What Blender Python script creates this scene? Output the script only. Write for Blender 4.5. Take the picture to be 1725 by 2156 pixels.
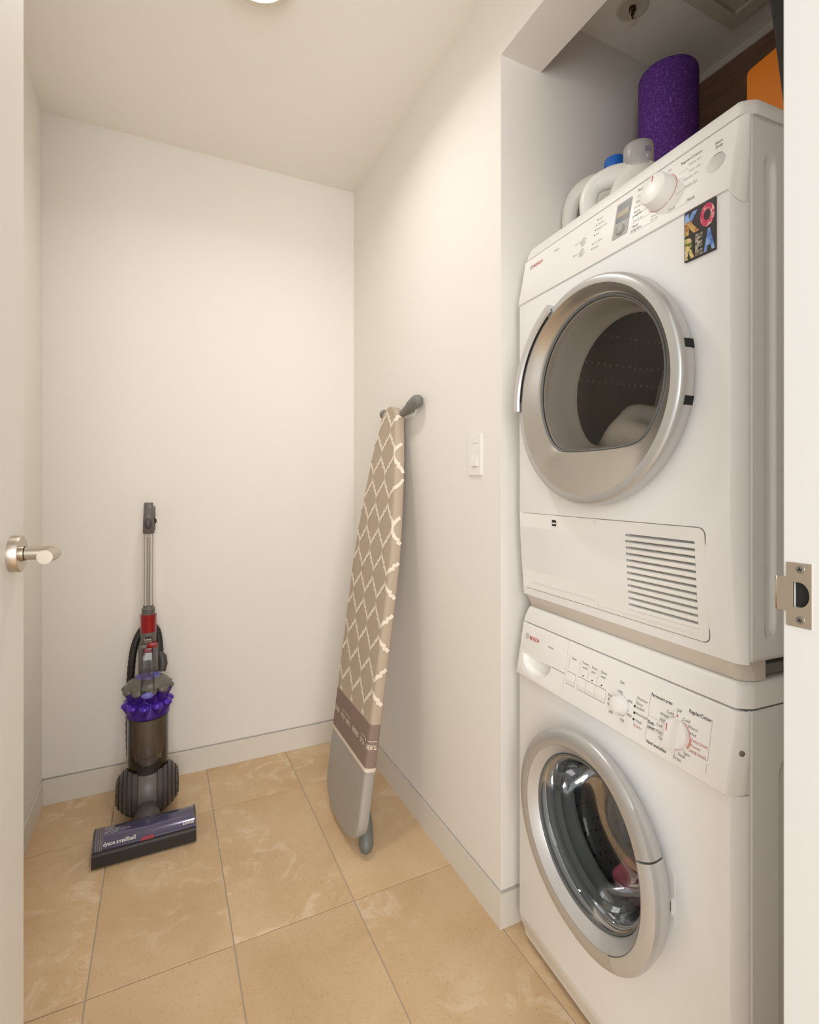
import bpy, bmesh, math, random
from mathutils import Vector, Matrix

for o in list(bpy.data.objects): bpy.data.objects.remove(o)
scene = bpy.context.scene
C = scene.collection
R = math.radians
PI = math.pi

# ------------------------------------------------------------------ camera
cd = bpy.data.cameras.new('camera'); cam = bpy.data.objects.new('camera', cd); C.objects.link(cam)
cd.sensor_fit = 'HORIZONTAL'; cd.sensor_width = 36.0; cd.lens = 1077.0/1725.0*36.0
cd.shift_y = -56.0/1725.0; cd.clip_start = 0.01
cam.location = (0, 0, 1.164); cam.rotation_euler = (R(90), 0, R(-25.8))
scene.camera = cam
# ------------------------------------------------------------------ world and exposure
w = bpy.data.worlds.new('world'); scene.world = w; w.use_nodes = True
bg = w.node_tree.nodes['Background']; bg.inputs[0].default_value = (0.96,0.985,1.0, 1); bg.inputs[1].default_value = 1.35
# unseen area light added behind the camera to fill alcove, soffit and ceiling
fill_l = bpy.data.lights.new('hall_fill_light', 'AREA'); fill_l.shape = 'RECTANGLE'; fill_l.size = 2.1; fill_l.size_y = 1.7; fill_l.energy = 68.0; fill_l.color = (1.0, 0.985, 0.96)
fill_o = bpy.data.objects.new('hall_fill_light', fill_l); C.objects.link(fill_o); fill_o.location = (-0.55, -1.70, 1.55); fill_o.rotation_euler = (R(90), 0, R(-8))
vs = scene.view_settings
vs.view_transform = 'Standard'; vs.look = 'None'; vs.exposure = 0.1; vs.gamma = 1.0
try: vs.use_curve_mapping = False
except Exception: pass
LAMP_POWER = 3.9
LAMP_SPREAD = 150.0
LAMP_COLOR = (1.0,0.99,0.96)

# ------------------------------------------------------------------ materials
def srgb(r, g, b):
    f = lambda c: (c/255/12.92) if c/255 <= 0.04045 else ((c/255+0.055)/1.055)**2.4
    return (f(r), f(g), f(b), 1)
def mat(name, col, rough=0.5, metal=0.0, noise=0.0, nscale=8.0, bump=0.0, bscale=200.0, spec=0.5, coat=0.0, alpha=None):
    m = bpy.data.materials.new(name); m.use_nodes = True
    nt = m.node_tree; b = nt.nodes['Principled BSDF']
    b.inputs['Roughness'].default_value = rough; b.inputs['Metallic'].default_value = metal
    b.inputs['Specular IOR Level'].default_value = spec
    b.inputs['Coat Weight'].default_value = coat
    b.inputs['Base Color'].default_value = col
    tc = nt.nodes.new('ShaderNodeTexCoord')
    if noise:
        n = nt.nodes.new('ShaderNodeTexNoise'); n.inputs['Scale'].default_value = nscale; n.inputs['Detail'].default_value = 5
        nt.links.new(tc.outputs['Object'], n.inputs['Vector'])
        mx = nt.nodes.new('ShaderNodeMix'); mx.data_type = 'RGBA'
        mx.inputs['A'].default_value = tuple(c*(1-noise) for c in col[:3]) + (1,)
        mx.inputs['B'].default_value = tuple(min(1, c*(1+noise)) for c in col[:3]) + (1,)
        nt.links.new(n.outputs['Fac'], mx.inputs['Factor']); nt.links.new(mx.outputs['Result'], b.inputs['Base Color'])
    if bump:
        n2 = nt.nodes.new('ShaderNodeTexNoise'); n2.inputs['Scale'].default_value = bscale; n2.inputs['Detail'].default_value = 3
        nt.links.new(tc.outputs['Object'], n2.inputs['Vector'])
        bp = nt.nodes.new('ShaderNodeBump'); bp.inputs['Strength'].default_value = bump; bp.inputs['Distance'].default_value = 0.002
        nt.links.new(n2.outputs['Fac'], bp.inputs['Height']); nt.links.new(bp.outputs['Normal'], b.inputs['Normal'])
    return m
def glass_mat(name, tint=(1, 1, 1), gloss=1.0, rough=0.02, ior=1.5):
    m = bpy.data.materials.new(name); m.use_nodes = True; nt = m.node_tree; nt.nodes.clear()
    out = nt.nodes.new('ShaderNodeOutputMaterial'); tr = nt.nodes.new('ShaderNodeBsdfTransparent'); gl = nt.nodes.new('ShaderNodeBsdfGlossy')
    tr.inputs[0].default_value = tint + (1,); gl.inputs['Roughness'].default_value = rough
    fr = nt.nodes.new('ShaderNodeFresnel'); fr.inputs[0].default_value = ior
    mu = nt.nodes.new('ShaderNodeMath'); mu.operation = 'MULTIPLY'; mu.inputs[1].default_value = gloss; mu.use_clamp = True
    mx = nt.nodes.new('ShaderNodeMixShader')
    nt.links.new(fr.outputs[0], mu.inputs[0]); nt.links.new(mu.outputs[0], mx.inputs[0]); nt.links.new(tr.outputs[0], mx.inputs[1])
    nt.links.new(gl.outputs[0], mx.inputs[2]); nt.links.new(mx.outputs[0], out.inputs[0])
    return m
def emit_mat(name, col, s):
    m = bpy.data.materials.new(name); m.use_nodes = True; nt = m.node_tree; nt.nodes.clear()
    out = nt.nodes.new('ShaderNodeOutputMaterial'); e = nt.nodes.new('ShaderNodeEmission')
    e.inputs[0].default_value = col + (1,); e.inputs[1].default_value = s; nt.links.new(e.outputs[0], out.inputs[0]); return m
def stone_mat(name):
    m = bpy.data.materials.new(name); m.use_nodes = True; nt = m.node_tree; L = nt.links; b = nt.nodes['Principled BSDF']
    tc = nt.nodes.new('ShaderNodeTexCoord'); oi = nt.nodes.new('ShaderNodeObjectInfo')
    def node(t, **k):
        n = nt.nodes.new(t)
        for a, v in k.items(): n.inputs[a].default_value = v
        return n
    cx = nt.nodes.new('ShaderNodeCombineXYZ'); mu = nt.nodes.new('ShaderNodeMath'); mu.operation = 'MULTIPLY'; mu.inputs[1].default_value = 37.0
    L.new(oi.outputs['Random'], mu.inputs[0]); L.new(mu.outputs[0], cx.inputs[2]); L.new(mu.outputs[0], cx.inputs[0])
    ad = nt.nodes.new('ShaderNodeVectorMath'); L.new(tc.outputs['Object'], ad.inputs[0]); L.new(cx.outputs[0], ad.inputs[1])
    n1 = node('ShaderNodeTexNoise', Scale=3.2, Detail=6.0, Roughness=0.6, Distortion=0.6)
    n2 = node('ShaderNodeTexNoise', Scale=9.0, Detail=8.0, Roughness=0.65, Distortion=1.5)
    n3 = node('ShaderNodeTexNoise', Scale=160.0, Detail=3.0)
    n4 = node('ShaderNodeTexVoronoi', Scale=95.0)
    for n in (n1, n2, n3, n4): L.new(ad.outputs[0], n.inputs['Vector'])
    r1 = nt.nodes.new('ShaderNodeValToRGB'); e = r1.color_ramp.elements
    e[0].position = 0.32; e[0].color = srgb(204, 172, 131); e[1].position = 0.70; e[1].color = srgb(221, 193, 155)
    L.new(n1.outputs['Fac'], r1.inputs[0])
    r2 = nt.nodes.new('ShaderNodeValToRGB'); e = r2.color_ramp.elements
    e[0].position = 0.52; e[0].color = (0, 0, 0, 1); e[1].position = 0.62; e[1].color = (1, 1, 1, 1)
    L.new(n2.outputs['Fac'], r2.inputs[0])
    # pale clouds gather in some areas only
    r5 = nt.nodes.new('ShaderNodeValToRGB'); e = r5.color_ramp.elements
    e[0].position = 0.42; e[0].color = (0, 0, 0, 1); e[1].position = 0.58; e[1].color = (1, 1, 1, 1)
    n5 = node('ShaderNodeTexNoise', Scale=2.1, Detail=3.0); L.new(ad.outputs[0], n5.inputs['Vector']); L.new(n5.outputs['Fac'], r5.inputs[0])
    mm = nt.nodes.new('ShaderNodeMath'); mm.operation = 'MULTIPLY'; L.new(r2.outputs[0], mm.inputs[0]); L.new(r5.outputs[0], mm.inputs[1])
    m2 = nt.nodes.new('ShaderNodeMath'); m2.operation = 'MULTIPLY'; m2.inputs[1].default_value = 0.5; L.new(mm.outputs[0], m2.inputs[0])
    mx = nt.nodes.new('ShaderNodeMix'); mx.data_type = 'RGBA'; L.new(m2.outputs[0], mx.inputs['Factor'])
    L.new(r1.outputs[0], mx.inputs['A']); mx.inputs['B'].default_value = srgb(238, 219, 192)
    # fine dark veins and pits
    r3 = nt.nodes.new('ShaderNodeValToRGB'); e = r3.color_ramp.elements
    e[0].position = 0.30; e[0].color = (0.88, 0.83, 0.77, 1); e[1].position = 0.42; e[1].color = (1, 1, 1, 1); L.new(n3.outputs['Fac'], r3.inputs[0])
    m3 = nt.nodes.new('ShaderNodeMix'); m3.data_type = 'RGBA'; m3.blend_type = 'MULTIPLY'; m3.inputs['Factor'].default_value = 1.0
    L.new(mx.outputs['Result'], m3.inputs['A']); L.new(r3.outputs[0], m3.inputs['B'])
    hv = nt.nodes.new('ShaderNodeHueSaturation'); mr = nt.nodes.new('ShaderNodeMapRange'); L.new(oi.outputs['Random'], mr.inputs[0])
    mr.inputs[3].default_value = 0.95; mr.inputs[4].default_value = 1.05; L.new(mr.outputs[0], hv.inputs['Value']); L.new(m3.outputs['Result'], hv.inputs['Color'])
    L.new(hv.outputs[0], b.inputs['Base Color']); b.inputs['Roughness'].default_value = 0.42; b.inputs['Specular IOR Level'].default_value = 0.4
    bp = nt.nodes.new('ShaderNodeBump'); bp.inputs['Strength'].default_value = 0.25; bp.inputs['Distance'].default_value = 0.001
    L.new(n3.outputs['Fac'], bp.inputs['Height']); L.new(bp.outputs['Normal'], b.inputs['Normal'])
    return m
def wood_mat(name, c1, c2):
    m = bpy.data.materials.new(name); m.use_nodes = True; nt = m.node_tree; L = nt.links; b = nt.nodes['Principled BSDF']
    tc = nt.nodes.new('ShaderNodeTexCoord'); mp = nt.nodes.new('ShaderNodeMapping'); mp.inputs['Scale'].default_value = (4, 4, 90)
    n = nt.nodes.new('ShaderNodeTexNoise'); n.inputs['Scale'].default_value = 2.0; n.inputs['Detail'].default_value = 6
    r = nt.nodes.new('ShaderNodeValToRGB'); r.color_ramp.elements[0].position = 0.3; r.color_ramp.elements[0].color = c1; r.color_ramp.elements[1].position = 0.7; r.color_ramp.elements[1].color = c2
    L.new(tc.outputs['Object'], mp.inputs[0]); L.new(mp.outputs[0], n.inputs['Vector']); L.new(n.outputs['Fac'], r.inputs[0]); L.new(r.outputs[0], b.inputs['Base Color'])
    b.inputs['Roughness'].default_value = 0.55
    return m
def speck_mat(name, c1, c2, c3):
    m = bpy.data.materials.new(name); m.use_nodes = True; nt = m.node_tree; L = nt.links; b = nt.nodes['Principled BSDF']
    tc = nt.nodes.new('ShaderNodeTexCoord'); v = nt.nodes.new('ShaderNodeTexNoise'); v.inputs['Scale'].default_value = 190; v.inputs['Detail'].default_value = 4; v.inputs['Roughness'].default_value = 0.7
    r = nt.nodes.new('ShaderNodeValToRGB'); e = r.color_ramp.elements; e[0].position = 0.35; e[0].color = c1; e[1].position = 0.58; e[1].color = c2
    x = e.new(0.70); x.color = c3
    L.new(tc.outputs['Object'], v.inputs['Vector']); L.new(v.outputs['Fac'], r.inputs[0]); L.new(r.outputs[0], b.inputs['Base Color'])
    bp = nt.nodes.new('ShaderNodeBump'); bp.inputs['Strength'].default_value = 0.6; bp.inputs['Distance'].default_value = 0.003
    L.new(v.outputs['Fac'], bp.inputs['Height']); L.new(bp.outputs['Normal'], b.inputs['Normal']); b.inputs['Roughness'].default_value = 0.75
    return m
def perf_mat(name, col, dot, scale, metal=0.6):
    m = bpy.data.materials.new(name); m.use_nodes = True; nt = m.node_tree; L = nt.links; b = nt.nodes['Principled BSDF']
    tc = nt.nodes.new('ShaderNodeTexCoord'); v = nt.nodes.new('ShaderNodeTexVoronoi'); v.inputs['Scale'].default_value = scale; v.inputs['Randomness'].default_value = 0.15
    r = nt.nodes.new('ShaderNodeValToRGB'); e = r.color_ramp.elements; e[0].position = 0.16; e[0].color = dot; e[1].position = 0.22; e[1].color = col
    L.new(tc.outputs['Object'], v.inputs['Vector']); L.new(v.outputs['Distance'], r.inputs[0]); L.new(r.outputs[0], b.inputs['Base Color'])
    b.inputs['Metallic'].default_value = metal; b.inputs['Roughness'].default_value = 0.38
    return m
def photo_mat(name, c1, c2, c3, scale=60):
    m = bpy.data.materials.new(name); m.use_nodes = True; nt = m.node_tree; L = nt.links; b = nt.nodes['Principled BSDF']
    tc = nt.nodes.new('ShaderNodeTexCoord'); v = nt.nodes.new('ShaderNodeTexNoise'); v.inputs['Scale'].default_value = scale; v.inputs['Detail'].default_value = 4
    r = nt.nodes.new('ShaderNodeValToRGB'); e = r.color_ramp.elements; e[0].position = 0.40; e[0].color = c1; e[1].position = 0.6; e[1].color = c3
    x = e.new(0.5); x.color = c2
    L.new(tc.outputs['Object'], v.inputs['Vector']); L.new(v.outputs['Fac'], r.inputs[0]); L.new(r.outputs[0], b.inputs['Base Color'])
    b.inputs['Roughness'].default_value = 0.3
    return m

M = {}
M['wall'] = mat('wall_paint', srgb(240,235,228), 0.75, noise=0.012, nscale=2.5, bump=0.04, bscale=350, spec=0.25)
M['ceiling'] = mat('ceiling_paint', srgb(246,241,233), 0.8, noise=0.01, nscale=2, bump=0.03, bscale=350, spec=0.2)
M['trim'] = mat('trim_paint', srgb(230, 224, 214), 0.5, noise=0.01, bump=0.02, bscale=120)
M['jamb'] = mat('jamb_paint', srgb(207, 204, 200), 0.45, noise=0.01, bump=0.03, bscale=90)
M['door'] = mat('door_paint', srgb(230, 225, 216), 0.45, noise=0.01)
M['grout'] = mat('grout', srgb(184, 172, 158), 0.85, noise=0.06, nscale=40, bump=0.2)
M['stone'] = stone_mat('travertine')
M['white'] = mat('white_enamel', srgb(249, 248, 247), 0.28, noise=0.004, nscale=3)
M['plastic'] = mat('white_plastic', srgb(248, 246, 243), 0.38, noise=0.004, nscale=4)
M['kit'] = mat('stacking_trim', srgb(222, 214, 204), 0.4, noise=0.01)
M['silver'] = mat('silver_paint', srgb(200, 199, 198), 0.30, metal=0.55, noise=0.01, nscale=30)
M['silver2'] = mat('silver_bezel', srgb(208, 207, 206), 0.32, metal=0.45, noise=0.01, nscale=30)
M['bezel_d'] = mat('dark_silver_bezel', srgb(190, 184, 176), 0.26, metal=0.8, noise=0.01, nscale=30)
M['steel'] = mat('brushed_nickel', srgb(196, 186, 172), 0.32, metal=1.0, noise=0.05, nscale=60)
M['screw'] = mat('screw_steel', srgb(150, 146, 138), 0.35, metal=0.9, noise=0.03)
M['dark'] = mat('dark_void', srgb(18, 16, 15), 0.7, noise=0.05)
M['ledoff'] = mat('led_off', srgb(48, 42, 38), 0.4, noise=0.03)
M['ink'] = mat('grey_ink', srgb(116, 109, 103), 0.6, noise=0.02)
M['ink_light'] = mat('pale_grey_ink', srgb(176, 172, 166), 0.6, noise=0.02)
M['ink_rule'] = mat('rule_ink', srgb(170, 162, 154), 0.6, noise=0.02)
M['ink_bold'] = mat('black_ink', srgb(46, 42, 40), 0.6, noise=0.02)
M['ink_rose'] = mat('rose_ink', srgb(198, 112, 104), 0.6, noise=0.02)
M['ink_red'] = mat('red_ink', srgb(196, 44, 48), 0.6, noise=0.02)
M['ink_pink'] = mat('pink_ink', srgb(222, 158, 148), 0.6, noise=0.02)
M['ink_white'] = mat('white_ink', srgb(226, 222, 216), 0.6, noise=0.02)
M['seam'] = mat('shadow_seam', srgb(120, 112, 104), 0.8, noise=0.02)
M['lcd'] = mat('display_bezel', srgb(172, 169, 166), 0.45, noise=0.02)
M['lcd_glass'] = mat('display_glass', srgb(98, 102, 104), 0.3, noise=0.06, nscale=40)
M['lcd_amber'] = mat('display_segment', srgb(158, 146, 112), 0.3, noise=0.06, nscale=120)
M['button'] = mat('grey_button', srgb(204, 202, 197), 0.4, noise=0.01)
M['glass'] = glass_mat('door_glass', (0.80, 0.82, 0.82), 0.45)
M['glass_dry'] = glass_mat('dryer_glass', (0.93, 0.91, 0.88), 0.8)
M['clear'] = glass_mat('clear_plastic', (0.93, 0.92, 0.90), 1.3, rough=0.05)
M['bin'] = glass_mat('smoky_clear_plastic', (0.90, 0.88, 0.85), 1.2, rough=0.06)
M['gasket'] = mat('rubber_gasket', srgb(104, 106, 106), 0.5, noise=0.04)
M['drum_w'] = perf_mat('steel_drum', srgb(126, 126, 126), srgb(20, 20, 20), 60)
M['drum_d'] = perf_mat('dryer_drum', srgb(150, 134, 118), srgb(228, 214, 196), 48, 0.25)
M['drum_back'] = perf_mat('dryer_drum_back', srgb(178, 162, 146), srgb(214, 200, 184), 60, 0.1)
M['funnel'] = mat('window_cup', srgb(222, 216, 208), 0.2, noise=0.02)
M['cloth_w'] = mat('white_cloth', srgb(232, 226, 216), 0.9, noise=0.04, nscale=30, bump=0.4, bscale=60)
M['cloth_p'] = mat('pink_cloth', srgb(206, 96, 118), 0.9, noise=0.06, nscale=40, bump=0.4, bscale=60)
M['cloth_b'] = mat('blue_cloth', srgb(70, 104, 138), 0.9, noise=0.08, nscale=30, bump=0.4, bscale=60)
M['foam'] = speck_mat('purple_foam', srgb(76, 32, 120), srgb(106, 56, 160), srgb(166, 128, 204))
M['wood'] = wood_mat('brown_wood', srgb(122, 92, 72), srgb(152, 118, 94))
M['orange'] = mat('orange_plastic', srgb(250, 142, 24), 0.5, noise=0.03)
M['black_pl'] = mat('black_panel', srgb(40, 40, 40), 0.7, noise=0.06)
M['hdpe'] = mat('white_bottle', srgb(232, 230, 224), 0.38, noise=0.01)
M['blue'] = mat('blue_cap', srgb(22, 106, 205), 0.4, noise=0.02)
M['capclear'] = glass_mat('measuring_cap', (0.97, 0.97, 0.98), 0.8, rough=0.25)
_nt = M['capclear'].node_tree; _df = _nt.nodes.new('ShaderNodeBsdfDiffuse'); _df.inputs[0].default_value = srgb(226, 222, 220); _mx = _nt.nodes.new('ShaderNodeMixShader'); _mx.inputs[0].default_value = 0.38
_old = [l for l in _nt.links if l.to_node.type == 'OUTPUT_MATERIAL'][0]; _nt.links.new(_old.from_socket, _mx.inputs[1]); _nt.links.new(_df.outputs[0], _mx.inputs[2]); _nt.links.new(_mx.outputs[0], [n for n in _nt.nodes if n.type == 'OUTPUT_MATERIAL'][0].inputs[0])
M['violet_ink'] = mat('violet_ink', srgb(92, 84, 150), 0.6, noise=0.02)
M['taupe'] = mat('taupe_cloth', srgb(188, 171, 151), 0.9, noise=0.03, nscale=20, bump=0.15, bscale=700, spec=0.2)
M['lattice'] = mat('cream_print', srgb(238, 226, 208), 0.9, noise=0.02, spec=0.2)
M['band'] = mat('mauve_cloth', srgb(146, 125, 114), 0.9, noise=0.03, bump=0.15, bscale=700, spec=0.2)
M['piping'] = mat('cream_piping', srgb(226, 212, 196), 0.85, noise=0.03)
M['silvercloth'] = mat('silver_cloth', srgb(176, 171, 164), 0.5, metal=0.2, noise=0.03, bump=0.1, bscale=500)
M['greyrubber'] = mat('grey_rubber', srgb(122, 120, 114), 0.5, noise=0.04)
M['greenrubber'] = mat('dark_grey_foot', srgb(104, 106, 100), 0.42, noise=0.03)
M['alu'] = mat('grey_tube', srgb(150, 148, 144), 0.4, metal=0.5, noise=0.02)
M['vac_dark'] = mat('vacuum_dark_grey', srgb(74, 68, 66), 0.42, noise=0.04)
M['vac_mid'] = mat('vacuum_grey', srgb(104, 98, 93), 0.38, noise=0.03)
M['vac_grey2'] = mat('vacuum_cap_grey', srgb(108, 103, 97), 0.35, metal=0.2, noise=0.03)
M['vac_black'] = mat('vacuum_black', srgb(40, 35, 33), 0.45, noise=0.05)
M['vac_red'] = mat('vacuum_red', srgb(150, 10, 18), 0.25, noise=0.03, coat=0.3)
M['vac_purple'] = mat('vacuum_purple', srgb(66, 34, 134), 0.22, metal=0.35, noise=0.05)
M['vac_purple2'] = mat('vacuum_bright_purple', srgb(88, 50, 180), 0.2, metal=0.35, noise=0.05)
M['vac_lilac'] = mat('vacuum_lilac', srgb(112, 108, 190), 0.3, noise=0.04)
M['vac_cover'] = mat('head_cover', srgb(88, 84, 112), 0.12, metal=0.35, noise=0.25, nscale=9, coat=0.6)
M['vac_tube'] = mat('wand_metal', srgb(190, 182, 172), 0.45, metal=0.5, noise=0.02)
M['vac_shroud'] = mat('vacuum_shroud', srgb(124, 114, 104), 0.5, metal=0.3, noise=0.1, nscale=60)
M['dust'] = mat('dust', srgb(150, 142, 132), 0.95, noise=0.2, nscale=90, bump=0.6)
M['switch'] = mat('switch_white', srgb(240, 237, 230), 0.35, noise=0.005)
M['brass'] = mat('bronze', srgb(84, 62, 40), 0.35, metal=0.8, noise=0.05)
M['vent'] = mat('vent_plastic', srgb(214, 206, 188), 0.5, noise=0.01)
M['lampglow'] = emit_mat('lamp_diffuser', (1.0, 0.86, 0.66), 9.0)

# ------------------------------------------------------------------ mesh helpers
def frame(o, x, y, z):
    m = Matrix.Identity(4)
    for i, c in enumerate((x, y, z, o)):
        for j in range(3): m[j][i] = c[j]
    return m
class MB:
    def __init__(s): s.bm = bmesh.new(); s.M = Matrix.Identity(4)
    def v(s, p): return s.bm.verts.new(s.M @ Vector(p))
    def face(s, vs):
        try: return s.bm.faces.new(vs)
        except ValueError: return None
    def box(s, x0, x1, y0, y1, z0, z1, bev=0, seg=2):
        vs = [s.v((x, y, z)) for z in (z0, z1) for y in (y0, y1) for x in (x0, x1)]
        fs = [s.face([vs[i] for i in f]) for f in ((0, 2, 3, 1), (4, 5, 7, 6), (0, 1, 5, 4), (2, 6, 7, 3), (0, 4, 6, 2), (1, 3, 7, 5))]
        if bev:
            es = list({e for f in fs for e in f.edges})
            bmesh.ops.bevel(s.bm, geom=es, offset=bev, segments=seg, affect='EDGES', profile=0.6)
        return s
    def rings(s, rows, closed=True, cap0=False, cap1=False, wrap=False):
        rv = [[s.v(p) for p in r] for r in rows]
        n = len(rows[0]); m = len(rv)
        for i in range(m if wrap else m-1):
            a, b = rv[i], rv[(i+1) % m]
            for j in range(n if closed else n-1):
                s.face([a[j], a[(j+1) % n], b[(j+1) % n], b[j]])
        if cap0: s.face(list(reversed(rv[0])))
        if cap1: s.face(rv[-1])
        return s
    def lathe(s, prof, o=(0, 0, 0), seg=48, a0=0.0, a1=2*PI, cap0=False, cap1=False, wrapprof=False, endcaps=False, f=None):
        # prof [(r,h)], axis local z, angle from local x
        full = abs(a1-a0-2*PI) < 1e-6
        n = seg if full else seg+1
        cols = []
        rows = []
        for r, h in prof:
            row = []
            for k in range(n):
                a = a0+(a1-a0)*k/seg
                rr, hh = (r, h) if f is None else f(r, h, a)
                row.append((o[0]+rr*math.cos(a), o[1]+rr*math.sin(a), o[2]+hh))
            rows.append(row)
        rv = [[s.v(p) for p in r] for r in rows]
        m = len(rv)
        for i in range(m if wrapprof else m-1):
            a, b = rv[i], rv[(i+1) % m]
            for j in range(n if full else n-1):
                s.face([a[j], a[(j+1) % n], b[(j+1) % n], b[j]])
        if cap0: s.face(list(reversed(rv[0])))
        if cap1: s.face(rv[-1])
        if endcaps and not full:
            s.face([r[0] for r in rv]); s.face([r[-1] for r in reversed(rv)])
        return s
    def tube(s, pts, rad, seg=12, caps=True, flat=None):
        pts = [Vector(p) for p in pts]; n = len(pts)
        rads = rad if isinstance(rad, (list, tuple)) else [rad]*n
        rows = []; up = None
        for i, p in enumerate(pts):
            t = (pts[min(i+1, n-1)]-pts[max(i-1, 0)]).normalized()
            if up is None:
                up = Vector((0, 0, 1)) if abs(t.z) < 0.9 else Vector((1, 0, 0))
            x = up.cross(t)
            if x.length < 1e-5: x = Vector((1, 0, 0)).cross(t)
            x.normalize(); y = t.cross(x); up = y
            rows.append([p+(x*math.cos(a)*(flat or 1)+y*math.sin(a))*rads[i] for a in [2*PI*k/seg for k in range(seg)]])
        return s.rings(rows, True, caps, caps)
    def prism(s, poly, h0, h1):
        a = [s.v((x, y, h0)) for x, y in poly]; b = [s.v((x, y, h1)) for x, y in poly]; n = len(poly)
        s.face(list(reversed(a))); s.face(b)
        for i in range(n): s.face([a[i], a[(i+1) % n], b[(i+1) % n], b[i]])
        return s
    def ellipsoid(s, o, r, nu=24, nv=12, f=None):
        rows = []
        for i in range(nv+1):
            ph = -PI/2+PI*i/nv; row = []
            for k in range(nu):
                a = 2*PI*k/nu; d = Vector((math.cos(ph)*math.cos(a), math.cos(ph)*math.sin(a), math.sin(ph)))
                q = 1.0 if f is None else f(d)
                row.append((o[0]+d.x*r[0]*q, o[1]+d.y*r[1]*q, o[2]+d.z*r[2]*q))
            rows.append(row)
        s.rings(rows)
        return s
    def mesh(s, me, T):
        T = s.M @ T; vs = [s.bm.verts.new(T @ v.co) for v in me.vertices]
        for p in me.polygons: s.face([vs[i] for i in p.vertices])
        return s
    def build(s, name, m, parent=None, smooth=None, off=None, fn=None):
        if fn:
            for v in s.bm.verts: v.co = fn(v.co)
        bmesh.ops.remove_doubles(s.bm, verts=s.bm.verts, dist=1e-6)
        bmesh.ops.recalc_face_normals(s.bm, faces=s.bm.faces)
        me = bpy.data.meshes.new(name); s.bm.to_mesh(me); s.bm.free()
        me.materials.append(M[m])
        if smooth is not None:
            me.polygons.foreach_set('use_smooth', [True]*len(me.polygons)); me.set_sharp_from_angle(angle=R(smooth))
        o = bpy.data.objects.new(name, me); C.objects.link(o)
        if parent: o.parent = parent
        if off is not None: o.location = off
        return o
def carve(o, cut):
    me = bpy.data.meshes.new('cut'); bmesh.ops.recalc_face_normals(cut.bm, faces=cut.bm.faces); cut.bm.to_mesh(me); cut.bm.free()
    c = bpy.data.objects.new('cut', me); C.objects.link(c)
    par, loc = o.parent, o.location.copy(); o.parent = None; o.location = (0, 0, 0)
    md = o.modifiers.new('b', 'BOOLEAN'); md.operation = 'DIFFERENCE'; md.object = c; md.solver = 'EXACT'; md.use_self = True
    bpy.context.view_layer.update()
    dg = bpy.context.evaluated_depsgraph_get(); new = bpy.data.meshes.new_from_object(o.evaluated_get(dg))
    o.modifiers.clear(); old = o.data; nm = old.name; o.data = new; bpy.data.meshes.remove(old); new.name = nm
    bpy.data.objects.remove(c); bpy.data.meshes.remove(me); o.parent = par; o.location = loc
    if len(new.polygons) and any(p.use_smooth for p in new.polygons): new.set_sharp_from_angle(angle=R(35))
    return o
def empty(name, loc, rz=0):
    o = bpy.data.objects.new(name, None); C.objects.link(o); o.location = loc; o.rotation_euler = (0, 0, rz); o.empty_display_size = 0.05; return o
def tag(o, label=None, cat=None, group=None, kind=None):
    if label: o['label'] = label
    if cat: o['category'] = cat
    if group: o['group'] = group
    if kind: o['kind'] = kind
    return o
_tc = {}
def text_mesh(t, bold=0.0):
    k = (t, bold)
    if k not in _tc:
        cu = bpy.data.curves.new('t', 'FONT'); cu.body = t; cu.size = 1.0; cu.offset = bold; cu.resolution_u = 3; cu.space_line = 0.95
        ob = bpy.data.objects.new('t', cu); C.objects.link(ob); bpy.context.view_layer.update()
        me = bpy.data.meshes.new_from_object(ob.evaluated_get(bpy.context.evaluated_depsgraph_get()))
        bpy.data.objects.remove(ob); bpy.data.curves.remove(cu)
        xs = [v.co.x for v in me.vertices] or [0, 1]
        _tc[k] = (me, min(xs), max(xs))
    return _tc[k]
def put_text(mb, t, x, y, size, h=0.0005, width=None, align='L', bold=0.0, rot=0.0, shear=0):
    me, x0, x1 = text_mesh(t, bold); sx = size if width is None else width/max(1e-6, x1-x0)
    wd = (x1-x0)*sx; ox = {'L': 0, 'C': -wd/2, 'R': -wd}[align]
    T = Matrix.Translation((x, y, h)) @ Matrix.Rotation(rot, 4, 'Z') @ Matrix.Translation((ox-x0*sx, 0, 0)) @ Matrix.Diagonal((sx, size, 1, 1))
    mb.mesh(me, T)
def rrect(x0, x1, y0, y1, r, n=5, corners=(1, 1, 1, 1)):
    pts = []
    for k, (cx, cy, a) in enumerate(((x1-r, y0+r, -90), (x1-r, y1-r, 0), (x0+r, y1-r, 90), (x0+r, y0+r, 180))):
        if corners[k]:
            pts += [(cx+r*math.cos(R(a+90*i/n)), cy+r*math.sin(R(a+90*i/n))) for i in range(n+1)]
        else:
            pts.append([(x1, y0), (x1, y1), (x0, y1), (x0, y0)][k])
    return pts
def smoothpath(p, n=6):
    out = []; P_ = [Vector(q) for q in p]
    for i in range(len(P_)-1):
        a, b_, c_, d = P_[max(i-1, 0)], P_[i], P_[i+1], P_[min(i+2, len(P_)-1)]
        for k in range(n):
            t = k/n; out.append(.5*((2*b_)+(-a+c_)*t+(2*a-5*b_+4*c_-d)*t*t+(-a+3*b_-3*c_+d)*t**3))
    return out+[P_[-1]]
def sstep(a, b, x):
    t = max(0, min(1, (x-a)/(b-a))); return t*t*(3-2*t)

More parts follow.
